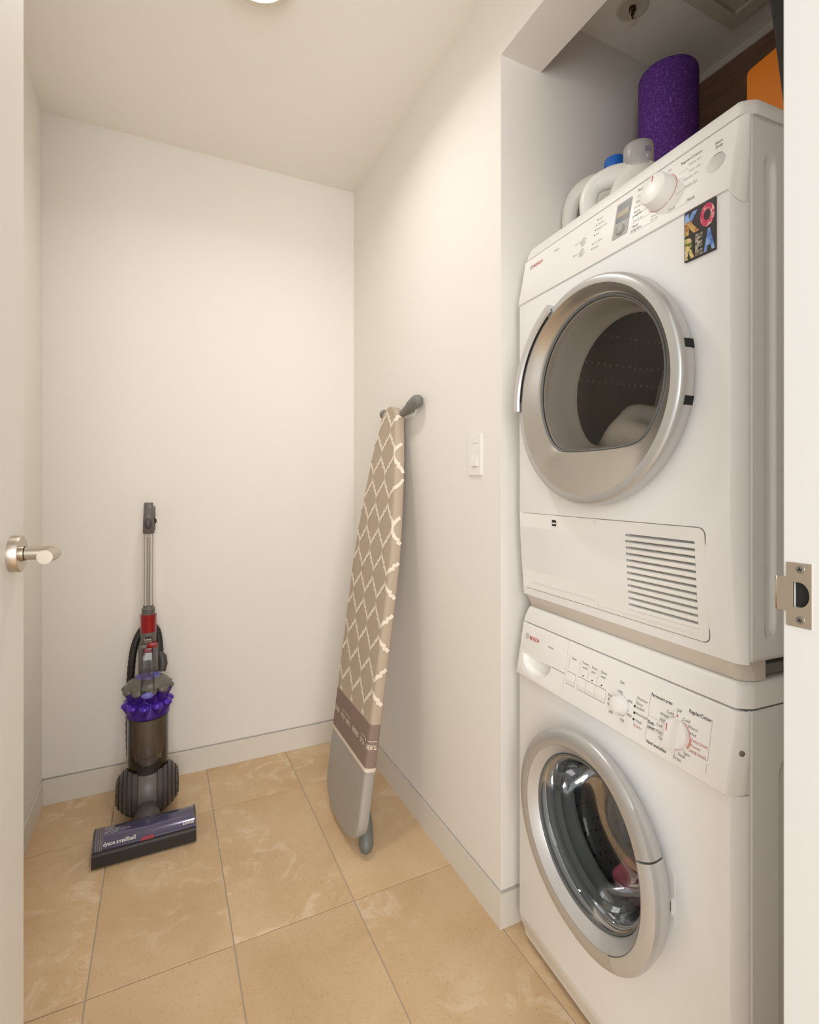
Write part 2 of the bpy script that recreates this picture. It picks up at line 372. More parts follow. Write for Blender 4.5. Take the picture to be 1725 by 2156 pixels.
# ------------------------------------------------------------------ the room
XR, XL, YB, ZC = 0.80, -0.393, 2.25, 2.52
YA, XA, ZA, YD = 1.104, 1.56, 2.465, 0.272
ZS = 0.100       # underside of plaster above the shadow gap
def S(o): o['kind'] = 'structure'; return o
b = MB(); b.box(-0.6, 1.7, -1.4, 2.4, -0.06, -0.0025); floor = S(b.build('floor', 'grout'))
gx = [-0.799, -0.478, -0.157, 0.164, 0.485, 0.806, 1.127, 1.448, 1.70]; gy = [-1.04, -0.44, 0.16, 0.76, 1.36, 1.96, 2.40]
for i in range(len(gx)-1):
    for j in range(len(gy)-1):
        x0, x1, y0, y1 = max(gx[i], -0.6)+.0013, min(gx[i+1], 1.7)-.0013, gy[j]+.0013, gy[j+1]-.0013
        if x1-x0 < 0.03: continue
        b = MB(); cx, cy = (x0+x1)/2, (y0+y1)/2
        b.box(x0-cx, x1-cx, y0-cy, y1-cy, -0.01, 0.0, bev=0.0008, seg=1)
        b.build('floor_tile', 'stone', floor, off=(cx, cy, 0))

b = MB(); b.box(XL-.12, XR+.12, YB, YB+.1, ZS, ZC+.1); b.box(XL-.12, XR+.12, YB+.012, YB+.1, 0, ZS); S(b.build('wall_back', 'wall'))
b = MB(); b.box(XL-.1, XL, YD-.14, YB, ZS, ZC+.1); b.box(XL-.1, XL-.012, YD-.14, YB, 0, ZS); S(b.build('wall_left', 'wall'))
b = MB()
b.prism([(XR, YB), (XR, YA), (XA+.1, YA), (XA+.1, YA+.1), (XR+.1, YA+.1), (XR+.1, YB)], ZS, ZC+.1)
b.prism([(XR+.012, YB), (XR+.012, YA+.012), (XA+.1, YA+.012), (XA+.1, YA+.1), (XR+.1, YA+.1), (XR+.1, YB)], 0, ZS)
S(b.build('wall_right', 'wall'))
b = MB(); b.box(XR, XR+.133, YD, YA, 2.294, ZC+.1); S(b.build('wall_header', 'wall'))
b = MB(); b.box(XA, XA+.1, YD-.14, YA, 0, ZC+.1); S(b.build('wall_alcove_back', 'wall'))
b = MB(); b.box(0.528, XA+.1, YD-.14, YD, 0, ZC+.1); b.box(XL-.1, -0.262, YD-.14, YD, 0, ZC+.1); b.box(-0.262, 0.528, YD-.14, YD, 2.31, ZC+.1)
S(b.build('wall_front', 'wall'))
b = MB(); b.box(XL-.1, XR+.133, YD-.14, YB+.1, ZC, ZC+.1); S(b.build('ceiling', 'ceiling'))
b = MB(); b.box(XR+.133, XA+.1, YD-.14, YA+.05, ZA, ZC+.1); S(b.build('ceiling_alcove', 'ceiling'))
# baseboards: boards a hair proud of the plaster with a shadow gap above
BH = 0.092; BP = 0.003
b = MB(); b.box(XL, XR, YB-BP, YB+.012, 0, BH, bev=.001, seg=1); S(b.build('baseboard_back', 'trim'))
b = MB(); b.box(XL-.012, XL+BP, YD, YB-BP, 0, BH, bev=.001, seg=1); S(b.build('baseboard_left', 'trim'))
b = MB(); b.prism([(XR-BP, YB-BP), (XR-BP, YA-BP), (XA, YA-BP), (XA, YA+.012), (XR+.012, YA+.012), (XR+.012, YB-BP)], 0, BH); S(b.build('baseboard_right', 'trim'))
# door jamb with strike plate
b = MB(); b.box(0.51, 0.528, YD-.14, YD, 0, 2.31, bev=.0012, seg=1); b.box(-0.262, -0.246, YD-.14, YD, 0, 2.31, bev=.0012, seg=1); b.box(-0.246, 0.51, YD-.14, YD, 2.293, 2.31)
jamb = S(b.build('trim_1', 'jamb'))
c = MB(); c.box(0.50, 0.5275, 0.2502, 0.2628, 1.0552, 1.0782); carve(jamb, c)
# plate in (y,z) plane, facing -x : local x = -Y, y = Z, z = -X
JM = frame((0.51, 0, 0), (0, -1, 0), (0, 0, 1), (-1, 0, 0))
b = MB(); b.M = JM
outer = [(-.2487, 1.0380), (-.2487, 1.0950), (-.2683, 1.0950), (-.2683, 1.0815), (-.2760, 1.0815), (-.2760, 1.0507), (-.2683, 1.0507), (-.2683, 1.0380)]
b.prism(outer, -0.0005, 0.0012)
pl = b.build('strike_plate', 'steel', jamb); pl['label'] = 'brushed nickel strike plate'
hole = [(-.2628, 1.0553), (-.2628, 1.0779)] + [(-.2585+.0085*math.cos(a)*1.0, 1.0666+.0113*math.sin(a)) for a in [R(80-160*i/12) for i in range(13)]]
c = MB(); c.M = JM; c.prism(hole, -0.01, 0.01); carve(pl, c)
b = MB(); b.M = JM; b.tube([(-.2755, 1.0661, 0.0003), (-.2785, 1.0661, -0.0005), (-.2808, 1.0661, -0.0030)], 0.0008, seg=4)
b = MB(); b.M = JM
b.rings([[(x, y, h), (x, y2, h)] for x, y, y2, h in ((-.2758, 1.0507, 1.0815, .0012), (-.2775, 1.0509, 1.0813, .0008), (-.2790, 1.0512, 1.0810, -.0006), (-.2798, 1.0515, 1.0807, -.0030))], closed=False)
lp = b.build('strike_lip', 'steel', pl, smooth=60); sm = lp.modifiers.new('s', 'SOLIDIFY'); sm.thickness = 0.0012
b = MB(); b.box(0.5128, 0.520, 0.2501, 0.2629, 1.0551, 1.0783); b.build('latch_pocket', 'dark', jamb)
for zz in (1.0894, 1.0445):
    b = MB(); b.M = JM @ Matrix.Translation((-.2572, zz, 0.0012)); b.lathe([(0.0036, 0), (0.0034, .0004), (0.002, .0007), (0, .0008)], seg=20); s_ = b.build('screw', 'screw', pl, smooth=40)
    b = MB(); b.M = JM @ Matrix.Translation((-.2572, zz, 0.0020)) @ Matrix.Rotation(R(25), 4, 'Z'); b.box(-.002, .002, -.0004, .0004, 0, .0001); b.box(-.0004, .0004, -.002, .002, 0, .0001); b.build('screw_slot', 'dark', s_)

# door, opened into the room, hinge by the left jamb
DA = R(4.0); dd = Vector((math.sin(DA), math.cos(DA), 0)); dn = Vector((math.cos(DA), -math.sin(DA), 0))
rose_c = Vector((-0.196, 0.915, 1.065))
DF = frame(rose_c, dd, (0, 0, 1), dn)      # local x along the door, y up, z out of the face into the room
door = S(empty('door_1', (rose_c.x-0.64*dd.x, rose_c.y-0.64*dd.y, 0)))
do = -door.location
b = MB(); b.M = DF; b.box(-0.645, 0.054, -1.057, 1.22, -0.044, 0, bev=.0015, seg=1); b.build('door_leaf', 'door', door, off=do)
b = MB(); b.M = DF; b.lathe([(0.0, 0), (0.0262, 0), (0.0262, .0120), (0.0255, .0130), (0.0, .0130)], seg=48); b.lathe([(.0112, .0130), (.0112, .0160), (.0098, .0160)], seg=32)
ro = b.build('rose', 'steel', door, smooth=40, off=do)
b = MB(); b.M = DF
pts = [(0, 0, .012), (0, 0, .040)]
for i in range(9):
    a = R(90*i/8); pts.append((-.014*(1-math.cos(a)), 0, .040+.014*math.sin(a)))
pts += [(-.03, 0, .054), (-.05, 0, .054), (-.058, 0, .054)]
b.tube(pts, 0.0096, seg=24); b.build('lever', 'steel', door, smooth=40, off=do)
b = MB(); b.M = DF; b.lathe([(.0100, .0161), (.0102, .0168), (.0096, .0168)], seg=32); b.build('lever_seam', 'dark', door, off=do)

# ------------------------------------------------------------------ ceiling light
LX, LY = 0.222, 1.370
cl = tag(empty('ceiling_light', (LX, LY, ZC)), 'round flush ceiling light glowing warm at the top edge', 'ceiling light')
b = MB(); b.lathe([(.078, -.002), (.078, -.024), (.080, -.027), (.092, -.028), (.098, -.022), (.100, 0)], seg=64); b.build('trim_ring', 'vent', cl, smooth=40)
b = MB(); b.lathe([(.078, -.012), (.07, -.016), (.05, -.019), (.025, -.021), (.0, -.0215)], seg=48); b.build('diffuser', 'lampglow', cl, smooth=60)
ld = bpy.data.lights.new('ceiling_light_bulb', 'AREA'); ld.shape = 'DISK'; ld.size = 0.148; ld.energy = LAMP_POWER; ld.color = LAMP_COLOR; ld.spread = R(LAMP_SPREAD)
lo = bpy.data.objects.new('ceiling_light_bulb', ld); C.objects.link(lo); lo.parent = cl; lo.location = (0, 0, -.024)

# ------------------------------------------------------------------ machines
PM = Vector((.819, 1.0627, 0)); RZ = R(-93.65)
def plane(yb, zb, yt, zt):
    d = Vector((0, yt-yb, zt-zb)).normalized(); return frame((0, yb, zb), (1, 0, 0), d, Vector((1, 0, 0)).cross(d))
FRONT = frame((0, 0, 0), (1, 0, 0), (0, 0, 1), (0, -1, 0))
XW = .5845      # width of the machines
def ring(x0, x1, yf, yb, rx, ry, z, left=True, right=True, n=8, p=1.35):
    e = 2/p; cs = [(rx*(1-math.sin(PI/2*i/n)**e), ry*(1-math.cos(PI/2*i/n)**e if i < n else 1)) for i in range(n+1)]
    q = [(x0+a, yf+b_) for a, b_ in reversed(cs)] if left else [(x0, yf)]
    q += [(x1-a, yf+b_) for a, b_ in cs] if right else [(x1, yf)]
    q += [(x1, yb), (x0, yb)]
    return [(x, y, z) for x, y in q]
def side_panel(x, z0, z1, y0, y1, feats, name, parent, off):
    # feats: (ya, yb, za, zb, r, depth) sunken channels with soft edges
    ys = sorted(set([y0, y0+.002, y0+.005] + [y0+.005+(0.12-.005)*i/46 for i in range(47)] + [y0+.16, y1]))
    zs = [z0+(z1-z0)*i/110 for i in range(111)]
    b = MB(); rows = []
    for z in zs:
        row = []
        for y in ys:
            d = 0.0
            for ya, yb, za, zb, r, dep in feats:
                cx = max(ya+r, min(yb-r, y)); cz = max(za+r, min(zb-r, z)); q = math.hypot(y-cx, z-cz)-r
                d = max(d, dep*sstep(.0025, -.0035, q))
            e = .004*(1-sstep(0, .005, y-y0))
            row.append((x-d-e, y, z))
        rows.append(row)
    b.rings(rows, closed=False)
    o = b.build(name, 'white', parent, smooth=40, off=off); m = o.modifiers.new('s', 'SOLIDIFY'); m.thickness = .003; m.offset = -1
    return o

# ================= washing machine
wz = 0.0
washer = tag(empty('washing_machine', PM, RZ), 'white front-loading washing machine standing on the tiles under the dryer', 'washing machine')
WO = (0, 0, 0)
b = MB(); b.box(0, .01, .03, .58, .02, .815); b.box(.570, .578, .034, .58, .02, .815); b.box(.01, .570, .57, .58, .02, .815); b.box(.01, .570, .03, .57, .02, .03); b.box(.01, .570, .03, .57, .805, .815)
for x in (.05, .55):
    for y in (.07, .53): b.lathe([(.02, 0), (.02, .02)], o=(x, y, 0), seg=16, cap0=True)
b.build('casing', 'white', washer, off=WO)
side_panel(XW, .012, .8165, .0285, .58, [(.098, .50, .06, .735, .04, .006)], 'side_panel', washer, WO)
b = MB(); b.rings([ring(.0015, XW-.0015, .018, .59, .015, .024, .8190), ring(0, XW, .0135, .59, .015, .026, .8200), ring(.0005, XW-.0005, .0165, .59, .015, .026, .832), ring(.004, XW-.004, .0230, .59, .016, .024, .850), ring(.0065, XW-.0065, .0262, .588, .016, .024, .8555), ring(.011, XW-.011, .031, .585, .016, .022, .857)], cap0=True, cap1=True)
b.build('lid', 'plastic', washer, smooth=45, off=WO)
# fascia: detergent drawer and control panel
WF = plane(-.010, .69, .013, .817)
def yf_w(z): return -.010+.023*(z-.69)/.127
def fascia_rows(x0, x1, left, right, z0, z1, yf, rad=.0262, back=.0275):
    rows = []
    for z, e in ((z0, .0025), (z0+.0015, .0006), (z0+.004, 0), ((z0+z1)/2, 0), (z1-.003, 0), (z1-.001, .0006), (z1, .002)):
        rows.append(ring(x0+(e if left else 0), x1-(e if right else 0), yf(z)+e, back, .014, min(rad, back-.0006-yf(z)-e), z, left, right))
    return rows
b = MB(); b.rings(fascia_rows(0, .1868, True, False, .690, .816, yf_w), cap0=True, cap1=True)
drawer = b.build('detergent_drawer', 'plastic', washer, smooth=35, off=WO)
c = MB(); c.M = WF @ Matrix.Translation((.085, .0555, 0))
rows = []
for i in range(13):
    ph = PI*i/12; row = []
    for k in range(19):
        a = PI*k/18   # lower half ellipsoid: t<=0
        row.append((-.056*math.cos(ph), -.0415*math.sin(ph)*math.sin(a), .028*math.sin(ph)*math.cos(a)))
    rows.append(row)
c.rings(rows, closed=True); bmesh.ops.remove_doubles(c.bm, verts=c.bm.verts, dist=1e-5)
carve(drawer, c)
c = MB(); c.M = WF; c.box(-.01, .0295, .0549, .0560, -.0012, .02); c.box(.1408, .19, .0549, .0560, -.0012, .02); carve(drawer, c)
b = MB(); b.rings(fascia_rows(.1882, XW, False, True, .690, .816, yf_w), cap0=True, cap1=True)
panel = b.build('control_panel', 'plastic', washer, smooth=35, off=WO)
def on_panel(name, m, FM, parent, fn, smooth=None):
    b = MB(); b.M = FM; fn(b); return b.build(name, m, parent, smooth=smooth)
# logo and printing on the drawer
def logo_ring(b, x, y, r):
    b.lathe([(r, .0004), (r*.88, .0004)], o=(x, y, 0), seg=28); b.lathe([(r*.62, .0004), (r*.52, .0004)], o=(x, y, 0), seg=24)
    b.box(x-r*.5, x+r*.5, y-r*.06, y+r*.06, .0003, .0004)
on_panel('emblem', 'ink', WF, drawer, lambda b: logo_ring(b, .037, .0985, .0068))
on_panel('brand_lettering', 'ink_red', WF, drawer, lambda b: put_text(b, 'BOSCH', .0475, .0935, .0125, width=.037, bold=.02))
on_panel('model_lettering', 'ink', WF, drawer, lambda b: put_text(b, 'Axxis', .120, .0945, .0072, width=.020))
# four push buttons
for k, (x0, x1) in enumerate(((.197, .2225), (.232, .2568), (.2582, .2838), (.2852, .312))):
    b = MB(); b.M = WF; t0, t1 = .0385, .0640
    prof = [(t0, -.0005), (t0+.0005, .0008), (t0+.010, .0030), (t0+.0145, .0028), (t1-.001, .0022), (t1, .0014), (t1, -.0005)]
    b.rings([[(x, t, h) for t, h in prof] for x in (x0, x0+.0004, x1-.0004, x1)], closed=True, cap0=True, cap1=True)
    pb = b.build('push_button', 'plastic', panel)
    b = MB(); b.M = WF; b.box(x0-.0006, x1+.0006, t0-.0006, t1+.0009, -.0004, .00015); b.build('button_gap', 'seam', pb)
for (u, t, r) in ((.2445, .0700, .0017), (.2715, .0697, .0017), (.2985, .0693, .0017), (.386, .0624, .0023), (.387, .0507, .0023), (.387, .0389, .0023)):
    b = MB(); b.M = WF; b.lathe([(r, 0), (r, .0004), (0, .0006)], o=(u, t, 0), seg=16); b.build('indicator_lamp', 'ledoff', panel, smooth=40)
# spin knob
b = MB(); b.M = WF; b.lathe([(.0175, 0), (.0172, .003), (.0155, .0125), (.0140, .0150), (.009, .0165), (0, .0170)], o=(.3525, .0520, 0), seg=40); kn = b.build('spin_knob', 'plastic', panel, smooth=40)
b = MB(); b.M = WF; b.lathe([(.0190, .0003), (.0196, .0003)], o=(.3525, .0520, 0), seg=40, a0=R(-215), a1=R(95))
for a in (88, 40, -8, -60, -120): b.box(-.0003, .0003, .0195, .0225, .0002, .0003) if False else b.mesh(text_mesh('l')[0], Matrix.Translation((.3525, .0520, .0003)) @ Matrix.Rotation(R(a-90), 4, 'Z') @ Matrix.Translation((-.0008, .0195, 0)) @ Matrix.Diagonal((.008, .004, 1, 1)))
tag(b.build('printed_scale', 'ink', panel), kind='stuff')
# programme knob
b = MB(); b.M = WF; b.lathe([(.0245, 0), (.0243, .004), (.0225, .0068), (.010, .0080), (0, .0083)], o=(.477, .0525, 0), seg=56); kb = b.build('programme_knob', 'plastic', panel, smooth=40)
b = MB(); b.M = WF @ Matrix.Translation((.477, .0525, 0)) @ Matrix.Rotation(R(-3), 4, 'Z')
gp = [(-.0085, .006), (-.0078, .019), (-.0066, .0212), (.0050, .0212), (.0064, .019), (.0080, .006)]
b.rings([[(x*s, t, .006+(h-.006)*q) for x, h in gp] for t, s, q in ((-.0248, .86, .75), (-.0238, .96, .93), (-.020, 1, 1), (.016, 1, .98), (.022, .97, .88), (.0245, .85, .62))], closed=True, cap0=True, cap1=True)
gr = b.build('knob_grip', 'plastic', kb, smooth=40)
b = MB(); b.M = WF @ Matrix.Translation((.477, .0525, 0)); b.box(-.0035, -.0022, .004, .016, .0212, .0216); b.build('pointer_mark', 'ink_red', kb)
b = MB(); b.M = WF; o3 = (.477, .0525, 0)
b.lathe([(.0253, .0003), (.0259, .0003)], o=o3, seg=40, a0=R(100), a1=R(200)); b.lathe([(.0253, .0003), (.0258, .0003)], o=o3, seg=20, a0=R(-100), a1=R(-45))
b.lathe([(.0253, .0003), (.0262, .0003)], o=o3, seg=20, a0=R(5), a1=R(75)); b.build('printed_ring', 'ink_rose', panel)
b = MB(); b.M = WF; b.lathe([(.0255, .0003), (.0295, .0003)], o=o3, seg=20, a0=R(-32), a1=R(6)); b.lathe([(.0266, .0003), (.0276, .0003)], o=o3, seg=20, a0=R(6), a1=R(60)); b.build('printed_arc', 'ink_pink', panel)
b = MB(); b.M = WF; b.lathe([(.0016, .0003), (0, .0003)], o=(.4755, .0815, 0), seg=14); b.build('off_dot', 'ink_red', panel)
SZ = .0072
def words(FM, parent, m, items, name='printed_word'):
    for it in items:
        b = MB(); b.M = FM; put_text(b, *it[:4], **(it[4] if len(it) > 4 else {})); b.build(name, m, parent)
witems = []
def wtexts(b):
    for t, u, v in (('Start', .2055, .0945), ('Power', .2385, .0955), ('wash', .2405, .0865), ('Rinse', .2665, .0945), ('plus', .2675, .0858), ('Quick', .2925, .0940), ('wash', .2935, .0855), ('Spin', .3445, .0925),
                    ('1000', .3415, .0735), ('900', .3690, .0650), ('800', .3715, .0400), ('700', .3560, .0245), ('600', .3265, .0285), ('No', .3195, .0580), ('final', .3205, .0500), ('spin', .3205, .0420),
                    ('Cold', .4545, .0795), ('Warm', .4415, .0712), ('Hot', .4425, .0615), ('Cold', .4375, .0505), ('Warm', .4365, .0398), ('Cold', .4445, .0305), ('Warm', .4535, .0238),
                    ('Off', .4735, .0895), ('Cold', .4865, .0795), ('Warm', .4965, .0720), ('Hot', .5030, .0630), ('Spin', .4955, .0280), ('Soak', .4860, .0215), ('Drain', .4775, .0130)):
        witems.append((t, u, v-.001, SZ))
    for t, u, v in (('Finished', .391, .0770), ('Door', .390, .0680), ('locked', .391, .0605), ('Rinse/spin', .391, .0495), ('Wash', .391, .0370)): witems.append((t, u, v, SZ*.93))
    def ln(x0, y0, x1, y1, w=.00025):
        if abs(x1-x0) < abs(y1-y0): b.box(x0-w, x0+w, min(y0, y1), max(y0, y1), .0002, .0003)
        else: b.box(min(x0, x1), max(x0, x1), y0-w, y0+w, .0002, .0003)
    for x, y0, y1 in ((.1970, .068, .101), (.2330, .0700, .100), (.2590, .0690, .0975), (.2855, .0685, .0975), (.4175, .0595, .0995), (.4175, .0365, .0575), (.4175, .0145, .0355), (.5380, .036, .100), (.5375, .0155, .0322), (.3885, .0655, .082), (.3885, .027, .036), (.4755, .0845, .0885), (.4790, .0185, .0255)): ln(x, y0, x, y1)
    for y, x0, x1 in ((.0590, .4175, .450), (.0370, .4175, .450), (.0358, .5030, .538), (.082, .3885, .390), (.027, .3885, .390)): ln(x0, y, x1, y)
tag(on_panel('printed_rules', 'ink_rule', WF, panel, wtexts), kind='stuff')
words(WF, panel, 'ink', witems)
words(WF, panel, 'ink_bold', [('Permanent press', .4195, .0945, .0078, dict(width=.0440, bold=.012)), ('Regular/Cotton', .4965, .0960, .0080, dict(width=.0400, bold=.012)), ('Deli-', .4190, .0460, .0078, dict(bold=.012)), ('cates', .4190, .0385, .0078, dict(bold=.012)), ('Hand washables', .4210, .0125, .0078, dict(width=.0415, bold=.012))], 'printed_heading')
words(WF, panel, 'ink_rose', [('Temp boost', .5055, .0530, .0074, dict(width=.0300)), ('Power', .5055, .0440, .0074), ('temp boost', .5055, .0365, .0074, dict(width=.0295)), ('Ready', .3905, .0275, .0068)])
b = MB(); b.M = frame((.5808, .0150, .754), (.44, .9, 0), (0, 0, 1), (.9, -.44, 0)); b.lathe([(.0045, -.002), (.0045, .0003), (.0036, .0009), (0, .001)], seg=20); sc = b.build('screw', 'screw', panel, smooth=40)
# front and plinth
def frontpanel(z0, z1, yf, name, holec=None, holer=0, parent=None, off=None, m='white', rad=.014):
    b = MB(); n = 14; rows = [ring(0, XW, yf(z0+(z1-z0)*i/n), .0272, rad, .0262-yf(z0+(z1-z0)*i/n), z0+(z1-z0)*i/n) for i in range(n+1)]
    b.rings(rows, cap0=True, cap1=True); o = b.build(name, m, parent, smooth=35, off=off)
    if holec:
        c = MB(); c.M = FRONT @ Matrix.Translation((holec[0], holec[1], 0)); c.lathe([(holer, -.2), (holer, .2)], seg=96, cap0=True, cap1=True); carve(o, c)
    return o
WC = (.288, .450)
fp = frontpanel(.0802, .6890, lambda z: .0, 'front_panel', WC, .168, washer, WO)
frontpanel(.012, .0778, lambda z: .0225*(1-sstep(.0, .085, z))+.0004, 'plinth', None, 0, washer, WO)
# door of the washer
WD = FRONT @ Matrix.Translation((WC[0], WC[1], 0))
def bulge(r, h, a):
    k = max(0.0, math.cos(a+R(12)))**1.6
    return r-.004*k*(1 if r > .19 else 0), h+(.018*k*sstep(.012, .045, h))
wdoor = tag(empty('door', (0, 0, 0)), None); wdoor.parent = washer
A0, A1 = R(-58), R(24)     # the handle segment
profO = [(.166, .004), (.185, .010), (.202, .022), (.2080, .033), (.2086, .0385), (.2060, .0440), (.1985, .0478), (.186, .0490), (.1745, .0475)]
b = MB(); b.M = WD; b.lathe(profO, seg=96, a0=A1+R(.5), a1=2*PI+A0-R(.5), f=bulge, endcaps=True); b.build('door_ring', 'silver', wdoor, smooth=40)
b = MB(); b.M = WD; b.lathe([(r, h+.0012 if h > .03 else h) for r, h in profO], seg=36, a0=A0+R(.4), a1=A1-R(.4), f=bulge, endcaps=True); b.build('door_handle', 'silver2', wdoor, smooth=40)
b = MB(); b.M = WD; b.lathe([(.1741, .0476), (.1747, .0492), (.1756, .0496)], seg=36, a0=A0, a1=A1, f=bulge); b.build('handle_seam', 'seam', wdoor)
b = MB(); b.M = WD; b.lathe([(.164, .004), (.1742, .0460), (.1742, .0474), (.157, .0310), (.1555, .0285), (.1545, .022)], seg=96, f=bulge); b.build('inner_bezel', 'silver2', wdoor, smooth=40)
b = MB(); b.M = WD; b.lathe([(.1545, .0275), (.1535, .0310), (.1505, .0300), (.1490, .0262), (.1500, .022)], seg=96); b.build('glass_seal', 'gasket', wdoor, smooth=50)
b = MB(); b.M = WD; b.lathe([(.1505, .0290), (.1460, .0270), (.1400, .0180), (.1330, .0000), (.1270, -.030), (.1210, -.055), (.1080, -.072), (.085, -.081), (.045, -.085), (0, -.086)], seg=96); b.build('door_glass', 'glass', wdoor, smooth=70)
b = MB(); b.M = WD; b.lathe([(.168, -.001), (.164, -.004), (.160, -.012), (.162, -.022), (.152, -.030), (.158, -.045), (.150, -.058), (.150, -.068), (.205, -.075)], seg=72); b.build('gasket', 'gasket', washer, smooth=60)
b = MB(); b.M = WD; b.lathe([(.150, -.070), (.235, -.085), (.240, -.10), (.240, -.40), (.22, -.42), (0, -.425)], seg=72)
dr = b.build('drum', 'drum_w', washer, smooth=50)
for k in range(3):
    b = MB(); b.M = WD @ Matrix.Rotation(R(30+120*k), 4, 'Z'); b.rings([[(-.028, -.238, z), (-.012, -.195, z), (.012, -.195, z), (.028, -.238, z)] for z in (-.12, -.36)], closed=True, cap0=True, cap1=True); b.build('drum_paddle', 'gasket', dr)
# catch plate on the front panel beside the door
b = MB(); b.M = FRONT; b.prism(rrect(.456, .4745, .405, .500, .006), 0, .0012); cp = b.build('catch_plate', 'plastic', washer)
b = MB(); b.M = FRONT; b.prism(rrect(.4625, .4722, .4280, .4560, .0015), .0012, .0055); ca = b.build('door_catch', 'plastic', cp)
c = MB(); c.M = FRONT; c.box(.4648, .4705, .4335, .4510, .002, .02); carve(ca, c)
b = MB(); b.M = FRONT; b.box(.4648, .4705, .4335, .4510, .0012, .0022); b.build('catch_slot', 'dark', cp)

# ================= tumble dryer
dz = 0.858
dryer = tag(empty('tumble_dryer', PM+Vector((0, 0, dz)), RZ), 'white tumble dryer with silver round door stacked on the washing machine', 'dryer')
DO = (0, 0, -dz)
def ydef(v):
    z = v.z
    if z < 1.09: v = v + Vector((0, .014*((1.09-z)/.2)**1.4*(1-sstep(.0, .06, v.y)), 0))
    return v
b = MB(); b.box(0, .01, .03, .58, .892, 1.73); b.box(.570, .578, .034, .58, .892, 1.73); b.box(.01, .570, .57, .58, .892, 1.73); b.box(.01, .570, .03, .57, .892, .90); b.box(.01, .570, .03, .57, 1.72, 1.73)
b.build('casing', 'white', dryer, off=DO)
side_panel(XW, .892, 1.7345, .0285, .58, [(.063, .0858, .933, 1.672, .0112, .0055)], 'side_panel', dryer, DO)
b = MB(); b.rings([ring(.001, XW-.001, .027, .59, .015, .024, 1.7370), ring(0, XW, .0225, .59, .015, .026, 1.7380), ring(.0008, XW-.0008, .0255, .59, .015, .026, 1.750), ring(.0045, XW-.0045, .0315, .59, .016, .024, 1.7640), ring(.0065, XW-.0065, .0345, .588, .016, .024, 1.7672), ring(.012, XW-.012, .040, .585, .016, .022, 1.768)], cap0=True, cap1=True)
b.build('lid', 'plastic', dryer, smooth=45, off=DO)
DFM = plane(-.002, 1.619, .022, 1.734)
def yf_d(z): return -.002+.024*(z-1.619)/.115-.0015
b = MB(); b.rings(fascia_rows(-.0010, XW+.0010, True, True, 1.619, 1.7350, yf_d, rad=.0262, back=.0275), cap0=True, cap1=True)
def drop(v):
    k = 1-sstep(1.619, 1.70, v.z); d = .024*k*sstep(.568, .5845, v.x); v.z -= d; v.y -= d*.024/.115; return v
dpan = b.build('control_panel', 'plastic', dryer, smooth=35, off=DO, fn=drop)
DP = DFM @ Matrix.Translation((0, 0, .0015))
def onD(name, m, fn, smooth=None, parent=None): 
    b = MB(); b.M = DP; fn(b); return b.build(name, m, parent or dpan, smooth=smooth)
onD('emblem', 'ink', lambda b: logo_ring(b, .0435, .0915, .0062))
onD('brand_lettering', 'ink_red', lambda b: put_text(b, 'BOSCH', .0525, .0872, .0108, width=.0360, bold=.02))
onD('model_lettering', 'ink', lambda b: put_text(b, 'Axxis', .1310, .0920, .0070, width=.018))
for u, t, r in ((.2365, .0686, .0088), (.2365, .0437, .0088), (.5430, .0593, .0155)):
    onD('round_button', 'button', lambda b: b.lathe([(r, -.0005), (r, .0003), (r*.9, .0006), (0, .0002)], o=(u, t, 0), seg=36), smooth=40)
    onD('button_shadow_gap', 'ink', lambda b: b.lathe([(r+.0003, .0006), (r-.0006, .0007)], o=(u, t, 0), seg=12, a0=R(55), a1=R(115)))
for u, t in ((.272, .1008), (.270, .0901), (.270, .0786), (.2695, .0676), (.2690, .0485), (.2690, .0373)):
    onD('indicator_lamp', 'ledoff', lambda b: b.lathe([(.0014, 0), (.0014, .0004), (0, .0005)], o=(u, t, 0), seg=12))
disp = onD('display_panel', 'lcd', lambda b: b.prism(rrect(.3275, .3655, .0275, .1025, .002), 0, .0012))
onD('display_screen', 'lcd_glass', lambda b: b.prism(rrect(.3310, .3635, .0600, .0990, .0025), .0012, .0016), parent=disp)
onD('display_segment', 'lcd_amber', lambda b: b.box(.3325, .3620, .0705, .0830, .0016, .0018), parent=disp)
onD('display_button', 'lcd', lambda b: b.lathe([(.0105, .0012), (.0105, .004), (.0095, .0048), (0, .0052)], o=(.3465, .0425, 0), seg=36), smooth=40, parent=disp)
DK = (.4385, .0655, 0)
dk = onD('programme_knob', 'plastic', lambda b: b.lathe([(.0300, 0), (.0298, .005), (.0275, .0215), (.0262, .0240), (.0235, .0250), (0, .0262)], o=DK, seg=64), smooth=40)
onD('knob_mark', 'ink_red', lambda b: b.box(DK[0]-.0016, DK[0]-.0006, DK[1]+.0125, DK[1]+.0225, .0252, .0262), parent=dk)
def dring(b):
    b.lathe([(.0308, .0004), (.0316, .0004)], o=DK, seg=30, a0=R(-50), a1=R(70)); b.lathe([(.0308, .0004), (.0316, .0004)], o=DK, seg=30, a0=R(-140), a1=R(-56))
onD('printed_ring', 'ink_red', dring)
ditems = []
